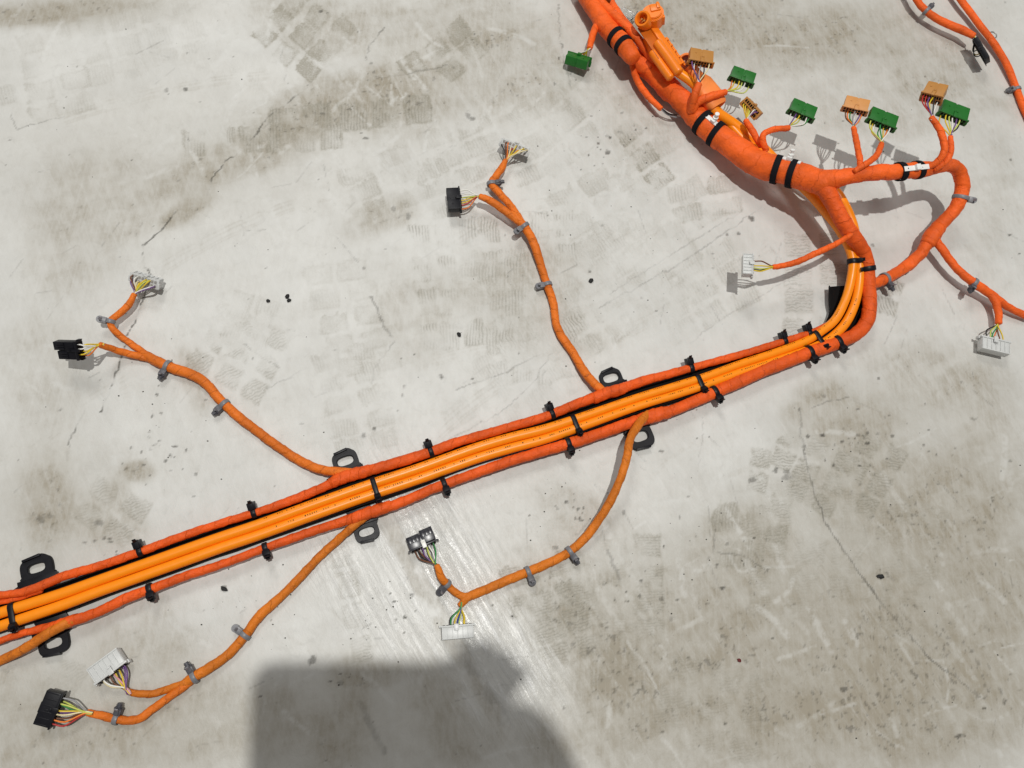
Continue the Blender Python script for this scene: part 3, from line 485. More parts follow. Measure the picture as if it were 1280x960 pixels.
S1 = empty('cable', P(1180, 22), 'short orange cable end with a black plug in the top right corner', 'cable')
bundle('s1', 'cable_sheath', [(1136, -22, 4, .02), (1146, 0, 4.2, .018), (1155, 11, 4.2, .017), (1170, 22.5, 4.4, .016), (1187, 31, 4.6, .016), (1204, 38, 4.8, .017), (1217, 45, 3.8, .019)], M_trunk, parent=S1, seed=151, wrap=.0002)
bundle('s2', 'cable_sheath', [(1186, -22, 3.8, .012), (1201, 0, 3.9, .012), (1212.5, 15, 4, .011), (1226.5, 34, 4, .010), (1240.6, 52, 4, .009), (1253, 71, 4, .008), (1263, 91, 4, .007), (1270, 110, 4), (1278, 131, 4.1), (1292, 162, 4.2)], M_trunk, parent=S2, seed=157, wrap=.0001)

# printed marking on the two power cables: rows of tiny characters
for ci, (key, lim, off) in enumerate((('hv1', (.17, .80), .62), ('hv2', (.17, .80), .30))):
    S = PT[key]; C = S[:, :3]; T, U, B = frames(C); L = np.concatenate([[0], np.cumsum(np.linalg.norm(np.diff(C, axis=0), axis=1))])
    V = []; Fc = []; rr = random.Random(ci+3); s = L[-1]*.2; end = L[-1]*.715
    while s < end:
        for _ in range(rr.choice([1, 2, 3, 4, 5, 7, 8])):
            i = np.searchsorted(L, s); w_ = rr.uniform(.0005, .0011); h_ = rr.uniform(.10, .15); k0 = len(V)
            for (a, b_) in ((-1, -1), (1, -1), (1, 1), (-1, 1)):
                an = off+b_*h_*(1 if rr.random() < .8 else .5); q = C[i]+T[i]*a*w_/2+(U[i]*math.cos(an)-B[i]*math.sin(an)*(1 if B[i][1] < 0 else -1))*(S[i, 3]+.00012); V.append(q)
            Fc.append((k0, k0+1, k0+2, k0+3)); s += w_+.0005
        s += rr.uniform(.002, .012)
    o = make('printed_marking', V, Fc, M_ink, cabs[ci], smooth=False); o['kind'] = 'stuff'

# ---------------------------------------------------------------- ties, bands and clips
def near(key, px, py):
    S = PT[key]; c = (S[:, :3]-CAM)@R; q = np.stack([640+F*c[:, 0]/-c[:, 2], 480-F*c[:, 1]/-c[:, 2]], 1)
    i = int(np.argmin(np.hypot(q[:, 0]-px, q[:, 1]-py))); i = min(max(i, 1), len(S)-2)
    t_ = unit(S[i+1, :3]-S[i-1, :3]); u = unit(np.array([0, 0, 1])-t_*t_[2]); b = np.cross(t_, u); return S[i, :3], t_, u, b, S[i, 3]
def band(name, c, t_, u, b, a, r, width, th, mat, parent, seg=26, skew=0.0):
    V = []; Fc = []
    for k in range(seg):
        an = 2*math.pi*k/seg; cx = math.cos(an); sx = math.sin(an); oa = a*(1 if cx > 0.001 else -1 if cx < -.001 else 0)
        for (w_, dr) in ((-.5, 0), (-.5, .7), (-.36, 1), (.36, 1), (.5, .7), (.5, 0)):
            V.append(c+b*(oa+cx*(r+th*dr))+u*sx*(r+th*dr)+t_*(w_*width+skew*cx))
    for k in range(seg):
        for j in range(5): Fc.append((k*6+j, k*6+j+1, ((k+1) % seg)*6+j+1, ((k+1) % seg)*6+j))
    V = np.array(V); V[:, 2] = np.maximum(V[:, 2], .0003)
    return make(name, V, Fc, mat, parent, sharp=40)
def tie(key, px, py, side, mat=None, headmat=None, parent=har, head=1.0, width=.0038, knob=False, a=0, up=.35, c=None, clip=False, name='cable_tie', skew=0.0):
    mat = mat or M_blk; headmat = headmat or mat
    c0, t_, u, b, r = near(key, px, py)
    if c is not None: c0 = c
    if (P(px, py+10)-P(px, py))@b < 0: b = -b; t_ = -t_        # b points down the picture
    o = band(name, c0, t_, u, b, a, r+.0002, width, .0011, mat, parent, skew=skew)
    d = unit(b*side+u*up); hc = c0+b*side*a+d*(r+.0022*head)
    bm = bmesh.new(); bevbox(bm, .0052*head, .0046*head, .0050*head, (0, 0, 0), .0006); bevbox(bm, .0028*head, .0052*head, .0020*head, (0, .0006, .0022*head), .0003)
    if clip:
        cyl(bm, .0036, .0012, (0, .0030, .0012), 'y', 14); cyl(bm, .0018, .0050, (0, .0046, .0012), 'y', 10)
        for k in range(3): cyl(bm, .0028-.0004*k, .0006, (0, .0042+.0014*k, .0012), 'y', 10)
    if knob: cyl(bm, .0034, .0022, (0, .0034, .0004), 'z', 14)
    yv = d; xv = unit(np.cross(yv, np.cross(t_, yv))); xv = t_; zv = np.cross(xv, yv); hc[2] = max(hc[2], .0028*head)
    h_ = fin('tie_head', bm, basis(hc, xv, yv, zv), headmat, o)
    bm = bmesh.new(); bevbox(bm, width*.7, .005*head, .0010, (0, .001, .0006), .0002)
    tail = fin('tie_tail', bm, basis(hc+unit(u+b*side*.4)*.003*head, xv, unit(u+b*side*.5), np.cross(xv, unit(u+b*side*.5))), mat, o)
    return o
for x, y in [(317, 641), (176, 692), (538, 565), (690, 517), (864, 461), (980, 427), (1012, 416)]: tie('up', x, y, -1, head=1.4, width=.0044)
for x, y in [(332, 685), (188, 734), (554, 605), (709, 550), (893, 489), (1012, 441), (1046, 428)]: tie('lo', x, y, 1, head=1.25, width=.0046, up=.5)
for x, y1, y2 in [(17, 762, 779), (467, 604, 617), (716, 523, 535), (872, 475, 485), (1021, 419, 432)]:
    a_ = near('hv1', x, y1); b_ = near('hv2', x+4, y2); c = (a_[0]+b_[0])/2
    tie('hv2', x+4, y2, 1, c=c, a=np.linalg.norm(a_[0]-b_[0])/2, head=1.15, width=.0046, up=1.0)
tie('lo', 1085, 337, 1, width=.0052, head=.9); tie('hv1', 1066, 326, -1, width=.0052, head=1.0, up=.8)
for key, x, y, sd, cl in [('A2', 138, 402, -1, 0), ('A', 209, 459, 1, 1), ('A', 281, 507, 1, 1), ('B2', 615, 230, -1, 1), ('B', 656, 284, 1, 0), ('B', 683, 356, 1, 0), ('C', 306, 794, -1, 0), ('C', 243, 846, -1, 1), ('C2', 146, 899, -1, 1), ('D1', 559, 731, 1, 0), ('D', 659, 715, 1, 0), ('D', 712, 690, 1, 1),
                          ('arm', 1201, 248, 1, 0), ('arm', 1106, 348, 1, 1), ('rb', 1217, 352, 1, 1)]:
    tie(key, x, y, sd, M_grey, M_greyd if cl or key in ('D', 'D1') else M_grey, width=.0040, head=1.12, clip=bool(cl), up=.2, knob=not cl)
tie('s1', 1158, 14, -1, M_grey, M_greyd, parent=S1, head=1.1, knob=True, up=.1); tie('s2', 1270, 112, 1, M_grey, M_grey, parent=S2, head=1.1, clip=True, up=.1)
for key, x, y in [('trk0', 774, 44), ('trk0', 782, 54), ('trk', 878, 153), ('trk', 896, 166), ('trk', 970, 212), ('trk', 990, 217), ('arm', 1124, 214.5), ('arm', 1146, 212.5)]:
    c0, t_, u, b, r = near(key, x, y); band('fleece_tape_band', c0, t_, u, b, 0, r*(1.09 if key == 'arm' else 1.07), .0066, .0008, M_cloth, har, 30, skew=.0012)
def cable_clip(key, x, y, ang, ln, stud):
    c0, t_, u, b, r = near(key, x, y)
    if (P(x, y+10)-P(x, y))@b < 0: b = -b
    d = unit(u*math.cos(ang)-b*math.sin(ang)); s_ = np.cross(d, t_)
    bm = bmesh.new(); bevbox(bm, ln, .0052, .0016, (0, 0, 0), .0004); bevbox(bm, .005, .006, .004, (0, 0, .002), .0005)
    if stud: cyl(bm, .0030, .0012, (0, .002, .0050), 'z', 14); cyl(bm, .0016, .006, (0, .003, .007), 'z', 12); cyl(bm, .0024, .0012, (0, .003, .0095), 'z', 12)
    o = fin('mounting_clip', bm, basis(c0+d*(r+.0005), t_, s_, d), M_wclip, har); tag(o, 'white plastic mounting clip under the black bands'); return o
cable_clip('trk', 888, 161, -.05, .022, True); cable_clip('trk', 982, 214, .40, .024, True); cable_clip('arm', 1137, 213.5, -.25, .030, False)

# ---------------------------------------------------------------- brackets with a slot
def bracket(px, py, ang_px, w_, h_, flip, sl=(20, 11), hook=True):
    c = P(px, py, .003); ex = unit(P(px+math.cos(ang_px)*10, py+math.sin(ang_px)*10)-P(px, py)); ey = np.cross([0, 0, 1], ex)*flip; k = K(c)
    W_, H_ = w_*k/2, h_*k/2; out = []; inn = []; N_ = 48
    for i in range(N_):
        a = 2*math.pi*i/N_; ca, sa = math.cos(a), math.sin(a); e = 2/3.2
        x = W_*abs(ca)**e*(1 if ca >= 0 else -1); y = H_*abs(sa)**e*(1 if sa >= 0 else -1)
        if y < -H_*.5: x *= 1.14
        if hook and .95 < a < 1.9: y += .0016*math.sin((a-.95)/.95*math.pi)
        out.append((x, y)); e = 2/2.8
        x = sl[0]*k/2*abs(ca)**e*(1 if ca >= 0 else -1); y = sl[1]*k/2*abs(sa)**e*(1 if sa >= 0 else -1)+.0006; inn.append((x, y))
    lv = [(out, .0, 1.0), (out, .0026, 1.0), (out, .0034, .965), (inn, .0034, 1.09), (inn, .0028, 1.0), (inn, 0, 1.0)]
    V = [c+ex*x*s+ey*y*s+np.array([0, 0, z-.0024]) for ring, z, s in lv for x, y in ring]; m = len(lv)
    Fc = [(l*N_+i, l*N_+(i+1) % N_, ((l+1) % m)*N_+(i+1) % N_, ((l+1) % m)*N_+i) for l in range(m) for i in range(N_)]
    o = make('mounting_bracket', V, Fc, M_blk, har, sharp=35)
    bm = bmesh.new(); bevbox(bm, W_*2.35, .0065, .0058, (0, 0, 0), .0006)
    fin('bracket_foot', bm, basis(c-ey*H_*.98+np.array([0, 0, .0005]), ex, ey, np.cross(ex, ey)), M_blk, o)
    bm = bmesh.new(); bevbox(bm, W_*1.1, .0022, .0034, (0, 0, 0), .0005)
    fin('bracket_lip', bm, basis(c+ey*H_*.93-ex*W_*.15+np.array([0, 0, .0022]), unit(ex+ey*.12), unit(ey-ex*.12), np.array([0, 0, 1.])), M_blk, o)
bracket(46, 711, -.30, 39, 31, 1); bracket(67, 803, -.30, 37, 31, -1, hook=False)
bracket(432, 577, -.33, 32, 29, 1); bracket(458, 664, -.33, 31, 27, -1, (19, 10), hook=False)
bracket(764, 473, -.30, 29, 24, 1); bracket(800, 545, -.35, 34, 34, -1, (20, 12), hook=False)
for x0, y0, x1, y1, wd in [(41, 738, 64, 774, 36), (428, 603, 448, 637, 30), (768, 497, 786, 520, 28)]:
    a_ = P(x0, y0, .0016); b_ = P(x1, y1, .0016); yv = unit(b_-a_); bm = bmesh.new(); bevbox(bm, wd*K(a_), np.linalg.norm(b_-a_)+.02, .0026, (0, 0, 0), .0005)
    fin('cross_plate', bm, basis((a_+b_)/2, np.cross(yv, [0, 0, 1]), yv, [0, 0, 1]), M_blk, har)

# ---------------------------------------------------------------- plugs with their wires
def plug(label, px, py, z, dirp, Wp, Dp, T_, tilt, roll, mat, end, cols, endz=None, style='flat', parent=har, spread=.8, dark=None, bow=.26):
    c = P(px, py, z); k = K(c); L_ = math.hypot(*dirp); wd = unit(P(px+dirp[0]/L_*8, py+dirp[1]/L_*8, z)-c)   # towards the wires
    y = -wd; zv = np.array([0, 0, 1.0]); x = np.cross(y, zv)
    M = basis(c, x, y, zv)@Matrix.Rotation(math.radians(tilt), 4, 'X')@Matrix.Rotation(math.radians(roll), 4, 'Y')
    W_, D_ = Wp*k, Dp*k; bm = bmesh.new()
    if style == 'flat':                     # one wide housing with a rear flange and a latch notch
        s3 = W_*.5-.0022
        bevbox(bm, W_*.45, D_*.90, T_, (-W_*.255, D_*.03, 0), .0005); bevbox(bm, W_*.45, D_*.90, T_, (W_*.255, D_*.03, 0), .0005)
        bevbox(bm, W_*.14, D_*.86, T_*.992, (0, D_*.0, 0), .0003)
        bevbox(bm, W_*1.07, D_*.10, T_*1.12, (0, -D_*.46, -T_*.02), .0004)
        for s in (-1, 1): bevbox(bm, W_*.05, D_*.16, T_*.5, (s*W_*.52, -D_*.47, -T_*.2), .0003)
        bevbox(bm, W_*.05, D_*.20, .0008, (0, D_*.30, T_*.47), .0002)
        cyl(bm, .0009, .0006, (-W_*.24, D_*.12, T_*.5+.0002), 'z', 10)
    elif style == 'block':
        bevbox(bm, W_*.97, D_*.88, T_, (0, D_*.03, 0), .0006); bevbox(bm, W_*.30, D_*.06, T_*.9, (0, D_*.48, 0), .0004)
        bevbox(bm, W_*1.05, D_*.12, T_*1.12, (0, -D_*.46, 0), .0005); bevbox(bm, W_*.06, D_*.16, .0006, (-W_*.03, D_*.05, T_*.5+.0001), .0001)
        for q in range(6): bevbox(bm, .0010, D_*.7, T_*1.03, ((q-2.5)*W_*.18, D_*.06, 0), .0001)
    elif style == 'two':                    # two blocks side by side, one set forward, bridge with latch arm
        bevbox(bm, W_*.46, D_*.82, T_, (-W_*.25, -D_*.05, 0), .0006); bevbox(bm, W_*.46, D_*.82, T_, (W_*.25, D_*.06, 0), .0006)
        bevbox(bm, W_*.16, D_*.5, T_*.8, (0, 0, 0), .0004); bevbox(bm, W_*1.05, D_*.09, T_*1.15, (0, -D_*.43, 0), .0004)
        for s in (-1, 1):
            for q in range(3): bevbox(bm, W_*.10, D_*.3, .0010, (s*W_*.25+(q-1)*W_*.13, D_*.12+s*D_*.05, T_*.5+.0002), .0002)
        for s in (-1, 1): bevbox(bm, W_*.04, D_*.14, T_*.6, (s*W_*.54, -D_*.45, -T_*.2), .0003)
    else:                                    # ribbed pale housing
        bevbox(bm, W_*.97, D_*.86, T_*.88, (0, D_*.03, -T_*.03), .0006)
        for q in range(7): bevbox(bm, W_*.022, D_*.84, T_*.1, ((q-3)*W_*.155, D_*.02, T_*.45), .0002)
        bevbox(bm, W_*1.05, D_*.12, T_*1.05, (0, -D_*.45, 0), .0005); bevbox(bm, W_*.98, D_*.07, T_*1.0, (0, D_*.44, 0), .0004)
        for s in (-1, 1): bevbox(bm, W_*.05, D_*.20, T_*.6, (s*W_*.53, -D_*.46, -T_*.15), .0004)
    o = fin('plug', bm, M, mat, parent); tag(o, label)
    nw = len(cols); bm = bmesh.new()        # dark terminal openings at the rear
    for q in range(8): 
        for s in (-1, 1): bevbox(bm, W_*.075, .0008, T_*.28, ((q-3.5)*W_*.115, -D_*.513, s*T_*.23), 0)
    fin('terminal_openings', bm, M, dark or M_foam, o); 
    bm = bmesh.new(); bevbox(bm, W_*.15, D_*.46, .0014, (W_*.03, -D_*.36, T_*.5+.0008), .0003); bevbox(bm, W_*.09, D_*.12, .0012, (W_*.03, -D_*.18, T_*.5+.0016), .0003)
    fin('latch', bm, M, WC['w'] if 'shiny' in label else mat, o)
    ez = endz if endz is not None else z; e = P(end[0], end[1], ez)
    rq = random.Random(int(px*7+py))
    R3 = np.array(M.to_3x3()); bk = -R3[:, 1]
    for q, cc in enumerate(cols):
        a = ((q+.5)/nw-.5)*W_*spread*1.0+rq.uniform(-.04, .04)*W_; s = rq.choice((-1, 1))*T_*.22
        p0 = np.array(M@Vector((a, -D_*.47, s))); p0_ = p0+bk*.003
        dist = np.linalg.norm(e-p0); off = unit(rq.uniform(-1, 1)*x+np.array([0, 0, rq.uniform(-.6, 1)])); e1 = e+off*.0012
        p1 = p0+bk*dist*bow+off*.001+(e-p0)*.10; into = unit(e-c); pin = e1*.5+e*.5+into*.003
        e1 = e+off*.0010-into*.002; Wt = np.array([[*v, .00068] for v in (p0, p0_, p1, e1, pin)]); Wt[:, 2] = np.maximum(Wt[:, 2], .0010)
        tube('wire', Wt, WC[cc], o, sides=8, step=.0025, cap0=False, cap1=False)
    return o
plug('tipped black twin plug at the far left', 86, 437, .030, (18, 2), 38*.62, 34, .008, -14, -38, M_blk, (126, 431), 'oyywyw', .026, 'two', bow=.25)
plug('pale plug above the left black plug', 184, 350, .011, (-9, 18), 36, 14, .009, -52, 0, M_white, (168, 369), 'nvwcyylywv', .014, 'rib', spread=.95, dark=M_seal)
plug('upright black plug at the top of the middle branch', 567, 250, .014, (20, -1), 31, 17, .008, 0, 0, M_blk, (600, 245.5), 'oroyylwew', .018, 'flat')
plug('pale plug seen from its wire side on the middle branch', 644, 184, .011, (-8, 18), 36, 14, .009, -52, 0, M_white, (632, 201), 'knocryowyc', .014, 'rib', spread=.95, dark=M_seal)
plug('shiny black plug catching the lamp light', 526, 674, .009, (8, 20), 36, 21, .009, 0, 0, M_blkg, (546, 708), 'nknvlweg', .011, 'two')
plug('pale plug at the edge of the big shadow', 572, 790, .006, (-1, -18), 41, 17, .009, 0, 0, M_white, (576, 757), 'yylbygk', .006, 'rib', spread=.6)
plug('pale ribbed plug at the lower left', 135, 832, .009, (13, 20), 42, 23, .010, 0, 0, M_white, (160, 864.5), 'cwnpyyvv', .007, 'rib')
plug('large flat black plug at the lower left', 62, 885, .012, (20, 6), 43, 21, .008, 8, -8, M_blk, (111, 891), 'roncvyglle', .008, 'block')
plug('pale plug hanging beside the bend', 934, 332, .043, (20, 3), 29, 13, .009, -10, 0, M_white, (967, 334), 'yklyn', .042, 'rib', spread=.5)
plug('pale plug on the right hand branch', 1242, 433, .011, (0, -20), 37, 18, .009, 0, 0, M_white, (1248, 404), 'ynoglk', .012, 'rib', spread=.75)
plug('small green plug left of the trunk', 722, 76, .013, (9, -16), 30, 15, .010, 25, 8, M_green, (737, 61), 'yyoyw', .022, 'flat')
plug('tan plug lying over the trunk', 876, 72, .056, (-1, 18), 31, 19, .008, 0, 0, M_tan, (874, 106), 'vwnekc', .050, 'flat')
plug('green plug right of the trunk', 928, 96, .042, (-5, 17), 31, 16, .009, 8, 0, M_green, (906, 115), 'oyylwl', .045, 'flat')
plug('tan plug turned edge on', 940, 136, .036, (-15, 9), 27, 13, .010, -42, 0, M_tan, (932, 152), 'yyylwv', .036, 'flat')
plug('green plug in the middle of the row', 1003, 138, .048, (-6, 17), 33, 18, .009, 6, 0, M_green, (985, 160), 'wvylwg', .05, 'flat')
plug('peach tan plug', 1070, 132, .072, (-4, 16), 30, 17, .009, 8, -12, M_tan2, (1067, 161), 'nogewvo', .075, 'flat')
plug('green plug beside the peach tan plug', 1103, 149, .078, (-5, 18), 36, 19, .008, 4, 0, M_green, (1102, 180), 'lywggyow', .08, 'flat')
plug('tan plug of the last pair', 1168, 116, .102, (-9, 17), 25, 20, .012, 6, -22, M_tan, (1164, 148), 'rrvykw', .102, 'flat')
plug('green plug of the last pair', 1192, 140, .092, (-4, 18), 36, 20, .008, 3, 0, M_green, (1188, 171), 'yylwvvlk', .093, 'flat')
plug('black plug seen edge on', 1227, 63, .020, (-18, 4), 33, 6, .017, 42, 0, M_blk, (1217, 45), 'kyk', .019, 'flat', parent=S1, spread=.3)
for pts, cc in (([(827, 135, .9, .014), (834, 140, .9, .012), (842, 143.5, .9, .010), (852, 145, .9, .008)], 'w'), ([(827, 137, .9, .014), (834, 143, .9, .011), (842, 146, .9, .009), (850, 147, .9, .006)], 'e'), ([(828, 136, .9, .015), (836, 142, .9, .013), (846, 144, .9, .010)], 'k'), ([(1283, 394, .9, .008), (1295, 398, .9, .006)], 'w')):
    tube('wire', path3(pts), WC[cc], har, sides=8)

# ---------------------------------------------------------------- big orange connector and its sleeves
def along(p, q, z0, z1):
    a, b = P(*p, z0), P(*q, z1); y = unit(b-a); x = unit(np.cross(y, [0, 0, 1])); return a, b, x, y, np.cross(x, y)
a, b, x, y, z = along((806, 30), (848, 92), .042, .042); Ln = np.linalg.norm(b-a)
bm = bmesh.new()
bevbox(bm, .0145, Ln*.62, .013, (.0030, Ln*.52, -.005), .0016); bevbox(bm, .0085, Ln*.98, .009, (-.0045, Ln*.42, .0005), .0022)
bevbox(bm, .0100, Ln*.25, .013, (-.0022, Ln*.02, 0), .0025)
hv = fin('high_voltage_connector', bm, basis(a, x, y, z), M_hvp, har); tag(hv, 'bright orange angled power connector with a round socket')
hd = P(816, 22, .050); bm = bmesh.new(); cyl(bm, .0118, .016, (0, 0, 0), 'z', 28); cyl(bm, .0098, .0026, (0, 0, .009), 'z', 28); bevbox(bm, .011, .009, .004, (.003, .003, .010), .0008); bevbox(bm, .016, .004, .012, (.004, -.006, 0), .0008); bevbox(bm, .003, .008, .002, (.006, .004, .0125), .0004)
bmesh.ops.bevel(bm, geom=[e for e in bm.edges if len(e.link_faces) == 2 and e.calc_face_angle(0) > 1.2], offset=.0007, segments=2, affect='EDGES')
fin('connector_head', bm, basis(hd, unit([1, .1, .25]), unit(np.cross(unit([-.25, 0, 1]), unit([1, .1, .25]))), unit([-.25, 0, 1])), M_hvp, hv)
sd = unit([-.55, -.30, .80]); sx = unit(np.cross(sd, [0, 0, 1])); sy = np.cross(sd, sx); sc = P(804, 25, .054)
V = []; N_ = 28; rings = [(.0088, -.008), (.0088, .004), (.0080, .0052), (.0064, .0052), (.0056, .004), (.0056, -.006)]
for r_, h_ in rings: V += [sc+sd*h_+(sx*math.cos(2*math.pi*i/N_)+sy*math.sin(2*math.pi*i/N_))*r_ for i in range(N_)]
make('socket_ring', V, [(l*N_+i, l*N_+(i+1) % N_, (l+1)*N_+(i+1) % N_, (l+1)*N_+i) for l in range(5) for i in range(N_)], M_hvp, hv, sharp=35)
bm = bmesh.new(); cyl(bm, .0056, .002, (0, 0, -.005), 'z', 20); fin('socket_floor', bm, basis(sc, sx, sy, sd), M_hvd, hv)
bm = bmesh.new(); cyl(bm, .0011, .006, (.0017, .0006, -.002), 'z', 12); cyl(bm, .0011, .006, (-.0017, -.0006, -.002), 'z', 12); bevbox(bm, .0012, .006, .003, (0, 0, -.003), .0003); fin('contact_pins', bm, basis(sc, sx, sy, sd), M_tan, hv)
bm = bmesh.new(); bevbox(bm, .0125, Ln*.62, .0012, (.0062, Ln*.36, .0022), .0003); fin('shaded_side_face', bm, basis(a, x, y, z), M_hvd, hv)  # dark sheet paints the shade of the connector's left side face
tube('cable_gland', path3([(822, 54, 6.2, .047), (834, 70, 6.4, .047), (848, 90, 6.4, .046)]), M_hvp, hv, sides=20); tube('cable_gland', path3([(816, 66, 5.6, .040), (828, 83, 5.6, .040), (838, 97, 5.4, .040)]), M_hvp, hv, sides=20)
for q in range(5):
    bm = bmesh.new(); bevbox(bm, .0052, .0020, .0040, (-.0095, Ln*(.42+.115*q), .002), .0005); fin('latch_rib', bm, basis(a, x, y, z), M_hvp, hv)
bm = bmesh.new(); bevbox(bm, .0024, Ln*.56, .0032, (-.0118, Ln*.64, .0005), .0006); fin('latch_rail', bm, basis(a, x, y, z), M_hvp, hv)
# second round connector half hidden behind the tan plug
sd = unit([-.35, -.55, .75]); sx = unit(np.cross(sd, [0, 0, 1])); sy = np.cross(sd, sx); sc = P(858, 78, .040); V = []
for r_, h_ in [(.0092, -.014), (.0098, .002), (.0090, .0032), (.0076, .0032), (.0070, .002), (.0066, -.007)]: V += [sc+sd*h_+(sx*math.cos(2*math.pi*i/N_)+sy*math.sin(2*math.pi*i/N_))*r_ for i in range(N_)]
ro = make('round_connector', V, [(l*N_+i, l*N_+(i+1) % N_, (l+1)*N_+(i+1) % N_, (l+1)*N_+i) for l in range(5) for i in range(N_)], M_boot, har, sharp=35)
bm = bmesh.new(); cyl(bm, .0066, .002, (0, 0, -.006), 'z', 20); cyl(bm, .0022, .006, (.002, .001, -.003), 'z', 12); cyl(bm, .0020, .006, (-.0024, -.001, -.003), 'z', 12); cyl(bm, .0014, .005, (0, .003, -.003), 'z', 12)
fin('connector_seal', bm, basis(sc, sx, sy, sd), M_cop, ro)
a, b, x, y, z = along((862, 84), (897, 134), .040, .032); Ln = np.linalg.norm(b-a); bm = bmesh.new(); secs = [(0, .0062, .006), (.25, .0070, .0065), (.42, .0120, .008), (.72, .0135, .0085), (.95, .0120, .008), (1.0, .0104, .007), (.96, .0085, .005)]; V = []; NN = 20
for s_, rx, rz in secs: V += [a+y*Ln*s_+x*rx*abs(math.cos(2*math.pi*i/NN))**.6*np.sign(math.cos(2*math.pi*i/NN))+z*rz*abs(math.sin(2*math.pi*i/NN))**.6*np.sign(math.sin(2*math.pi*i/NN)) for i in range(NN)]
make('rubber_boot', V, [(l*NN+i, l*NN+(i+1) % NN, (l+1)*NN+(i+1) % NN, (l+1)*NN+i) for l in range(6) for i in range(NN)], M_boot, har, sharp=50)
# clear cover and small white plug at the top edge
cv = P(784, 17, .012); bm = bmesh.new(); bevbox(bm, .020, .012, .0012, (0, 0, 0), .0004); bevbox(bm, .0012, .012, .006, (.0095, 0, .002), .0004); o = fin('clear_cover', bm, basis(cv, unit([.75, -.6, .1]), unit(np.cross([0, 0, 1], unit([.75, -.6, .1]))), unit([0, .1, 1])), M_clear, har)
bm = bmesh.new(); bevbox(bm, .0045, .0035, .003, (0, 0, 0), .0005); bevbox(bm, .002, .006, .0015, (.001, -.003, 0), .0003); fin('small_white_terminal', bm, basis(P(779, 24, .014), [1, 0, 0], [0, 1, 0], [0, 0, 1]), M_wclip, har)
bm = bmesh.new(); bevbox(bm, .007, .005, .005, (0, 0, 0), .0006); fin('seal_plug', bm, basis(P(760, -1, .034), unit([1, -.5, 0]), unit([.5, 1, 0]), [0, 0, 1]), WC['n'], har)

# ---------------------------------------------------------------- loose things on the floor
c = P(1241.3, 43.6, .0007); V = []; N_ = 40
for i in range(N_):
    a = 2*math.pi*i/N_; rad = np.array([math.cos(a), math.sin(a), 0])
    for j in range(8): bb = 2*math.pi*j/8; V.append(c+rad*(.0047+.0006*math.cos(bb))+np.array([0, 0, .0006*math.sin(bb)]))
tag(make('metal_ring', V, [(i*8+j, ((i+1) % N_)*8+j, ((i+1) % N_)*8+(j+1) % 8, i*8+(j+1) % 8) for i in range(N_) for j in range(8)], M_steel), 'small thin steel ring lying beside the orange cable in the top right corner', 'ring')
M_cr = plain('black_rubber_crumb', (.02, .02, .02), .7, .3)
def crumb(px, py, r_, lab, col=M_cr, st=1.3):
    bm = bmesh.new(); bmesh.ops.create_icosphere(bm, subdivisions=2, radius=r_*K(P(px, py))); rq = random.Random(int(px))
    for v in bm.verts: v.co *= rq.uniform(.7, 1.25); v.co.x *= st; v.co.z *= .6
    bm.transform(Matrix.Rotation(rq.uniform(0, 3), 4, 'Z')); o = fin('debris_crumb', bm, Matrix.Translation(Vector(P(px, py, r_*K(P(px, py))*.55))), col, None, 30)
    tag(o, lab, 'crumb', 'loose crumbs on the floor')
crumb(335, 376, 2.2, 'single black crumb on the floor left of the crumb pair, between the two upper branches')
crumb(359, 370.5, 2.4, 'upper black crumb of the touching pair between the two upper branches'); crumb(361, 375.5, 2.2, 'lower black crumb of the touching pair between the two upper branches')
crumb(574, 418, 2.5, 'black crumb on the floor midway between the tread prints and the middle branch'); crumb(739, 351, 2.8, 'dark crumb on the floor just right of the middle branch')
crumb(1101, 720.5, 2.6, 'dark elongated crumb beside the long curved crack at the lower right', st=2); crumb(280, 736, 2.4, 'dark elongated crumb under the power cables, left of the lower left branch', st=2)
crumb(924, 825.5, 2.0, 'small reddish crumb on the bare floor at the lower right', plain('red_crumb', (.12, .01, .01), .6))
bm = bmesh.new(); rq = random.Random(4)
for _ in range(280):
    if _ < 130: x_, y_ = rq.uniform(0, 1280), rq.uniform(0, 960)
    else: cx, cy, s_ = rq.choice([(1060, 560, 40), (200, 540, 40), (760, 180, 35), (720, 650, 40), (830, 330, 60), (860, 700, 50), (480, 770, 30), (340, 750, 60)]); x_, y_ = rq.gauss(cx, s_), rq.gauss(cy, s_)
    p = P(x_, y_, .0003); r_ = rq.choice([.0002, .0003, .0004, .0006]); q = bmesh.ops.create_icosphere(bm, subdivisions=1, radius=r_)
    for v in q['verts']: v.co = Vector((v.co.x*rq.uniform(.7, 1.8)+p[0], v.co.y*rq.uniform(.7, 1.4)+p[1], max(v.co.z*.7+r_*.5, 0)))
fin('floor_grit', bm, Matrix(), plain('grit', (.045, .04, .032), .8, .3, var=.8, scale=60), None); bpy.data.objects['floor_grit']['kind'] = 'stuff'
tag(bpy.data.objects['floor_grit'], 'dark grit scattered over the pale floor', 'grit')

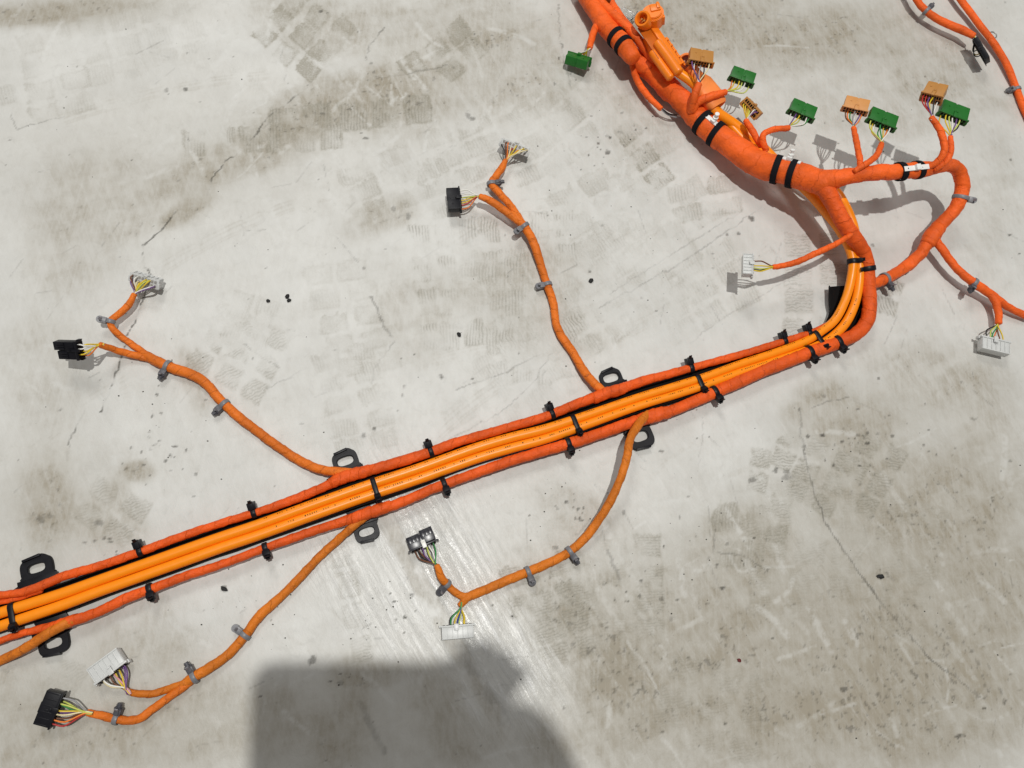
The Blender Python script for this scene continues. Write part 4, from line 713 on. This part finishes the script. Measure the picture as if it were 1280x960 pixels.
# ---------------------------------------------------------------- the photographer's tablet and arm, whose shadow falls into the picture
def shade(px, py, h_):                    # point at height h_ whose shadow falls on that pixel
    s = P(px, py); return s+(LP-s)*(h_/LP[2])
def onplane(px, py, off=.004):
    s = P(px, py); d = LP-s; nn = R[:, 2]; q = CAM+nn*off; return s+d*(((q-s)@nn)/(d@nn))
c0, c1 = onplane(318, 826), onplane(608, 826); ex = unit(c1-c0); nn = R[:, 2]; ey = np.cross(nn, ex); Wt = np.linalg.norm(c1-c0); Ht = .150
ct = (c0+c1)/2-ey*Ht/2+nn*.004; bm = bmesh.new(); bm2 = []
rd = .016; loop = []
for (sx_, sy_, a0) in ((1, 1, 0), (-1, 1, 90), (-1, -1, 180), (1, -1, 270)):
    for i in range(7): a = math.radians(a0+15*i); loop.append((sx_*(Wt/2-rd)+rd*math.cos(a), sy_*(Ht/2-rd)+rd*math.sin(a)))
V = [ct+ex*u*s+ey*v*s+nn*z_ for z_, s in ((-.0035, .985), (-.0025, 1), (.0025, 1), (.0035, .985)) for u, v in loop]; m_ = len(loop)
V = V[:]; Fc = [(l*m_+i, l*m_+(i+1) % m_, (l+1)*m_+(i+1) % m_, (l+1)*m_+i) for l in range(3) for i in range(m_)]+[tuple(range(m_))[::-1], tuple(range(3*m_, 4*m_))]
tb = make('tablet_computer', V, Fc, M_blkg, sharp=40); tag(tb, 'dark tablet held over the floor, seen only as the round cornered shadow', 'tablet')
def skin(name, verts, edges, rad, mat, parent=None):
    me = bpy.data.meshes.new(name); c = Vector(verts[0]); me.from_pydata([Vector(v)-c for v in verts], edges, []); o = bpy.data.objects.new(name, me); link(o, parent, c); me.materials.append(mat)
    md = o.modifiers.new('s', 'SKIN')
    for i, r_ in enumerate(rad): me.skin_vertices[0].data[i].radius = (r_, r_)
    me.skin_vertices[0].data[0].use_root = True; md.use_smooth_shade = True; sb = o.modifiers.new('ss', 'SUBSURF'); sb.levels = 1; sb.render_levels = 2; return o
Mskin = plain('skin', (.5, .28, .2), .5, .4); Mslv = plain('dark_work_sleeve', (.04, .05, .07), .85, .2)
wr = shade(622, 884, .735); el = shade(676, 1130, .86); kn = shade(590, 828, .735)
prs = empty('person', (el[0], el[1], 0), 'photographer with dark sleeve holding the tablet, seen only as shadow at the bottom edge', 'person')
hv_ = [wr, wr*.5+kn*.5, kn, shade(584, 802, .735), shade(636, 860, .735)]; ed = [(0, 1), (1, 2), (2, 3), (1, 4)]; rd_ = [.040, .032, .023, .014, .018]
for i, (fx, fy) in enumerate([(556, 836), (554, 844), (554, 854), (556, 866)]):
    b0 = kn*(1-.18*i)+wr*.18*i; tip = shade(fx-18, fy+6, .722); k0 = len(hv_); hv_ += [b0*.55+shade(fx+14, fy, .745)*.45, shade(fx+4, fy, .742), tip]; ed += [(2 if i < 2 else 1, k0), (k0, k0+1), (k0+1, k0+2)]; rd_ += [.0095, .0085, .0075]
k0 = len(hv_); hv_ += [shade(592, 876, .758), shade(574, 870, .762), shade(560, 862, .757)]; ed += [(1, k0), (k0, k0+1), (k0+1, k0+2)]; rd_ += [.013, .011, .009]
skin('hand', hv_, ed, rd_, Mskin, prs)
sh = np.array([.20, -.50, 1.28]); bd = np.array
skin('jacket', [sh, bd([0, -.52, 1.30]), bd([0, -.60, 1.0]), bd([0, -.66, .72]), wr*.97+el*.03, wr*.5+el*.5, el, bd([-.20, -.50, 1.28]), bd([-.30, -.42, 1.0]), bd([-.16, -.24, .80])],
     [(0, 1), (1, 2), (2, 3), (0, 6), (6, 5), (5, 4), (1, 7), (7, 8), (8, 9)], [.075, .13, .16, .15, .040, .054, .058, .075, .055, .04], Mslv, prs)
skin('trousers', [bd([0, -.68, .70]), bd([.15, -.56, .62]), bd([.20, -.34, .50]), bd([.17, -.52, .10]), bd([-.15, -.56, .62]), bd([-.24, -.36, .50]), bd([-.19, -.54, .10])],
     [(0, 1), (1, 2), (2, 3), (0, 4), (4, 5), (5, 6)], [.15, .10, .075, .05, .10, .075, .05], Mslv, prs)
skin('head', [bd([0, -.50, 1.48]), bd([0, -.46, 1.58]), bd([0, -.43, 1.66])], [(0, 1), (1, 2)], [.055, .095, .085], Mskin, prs)
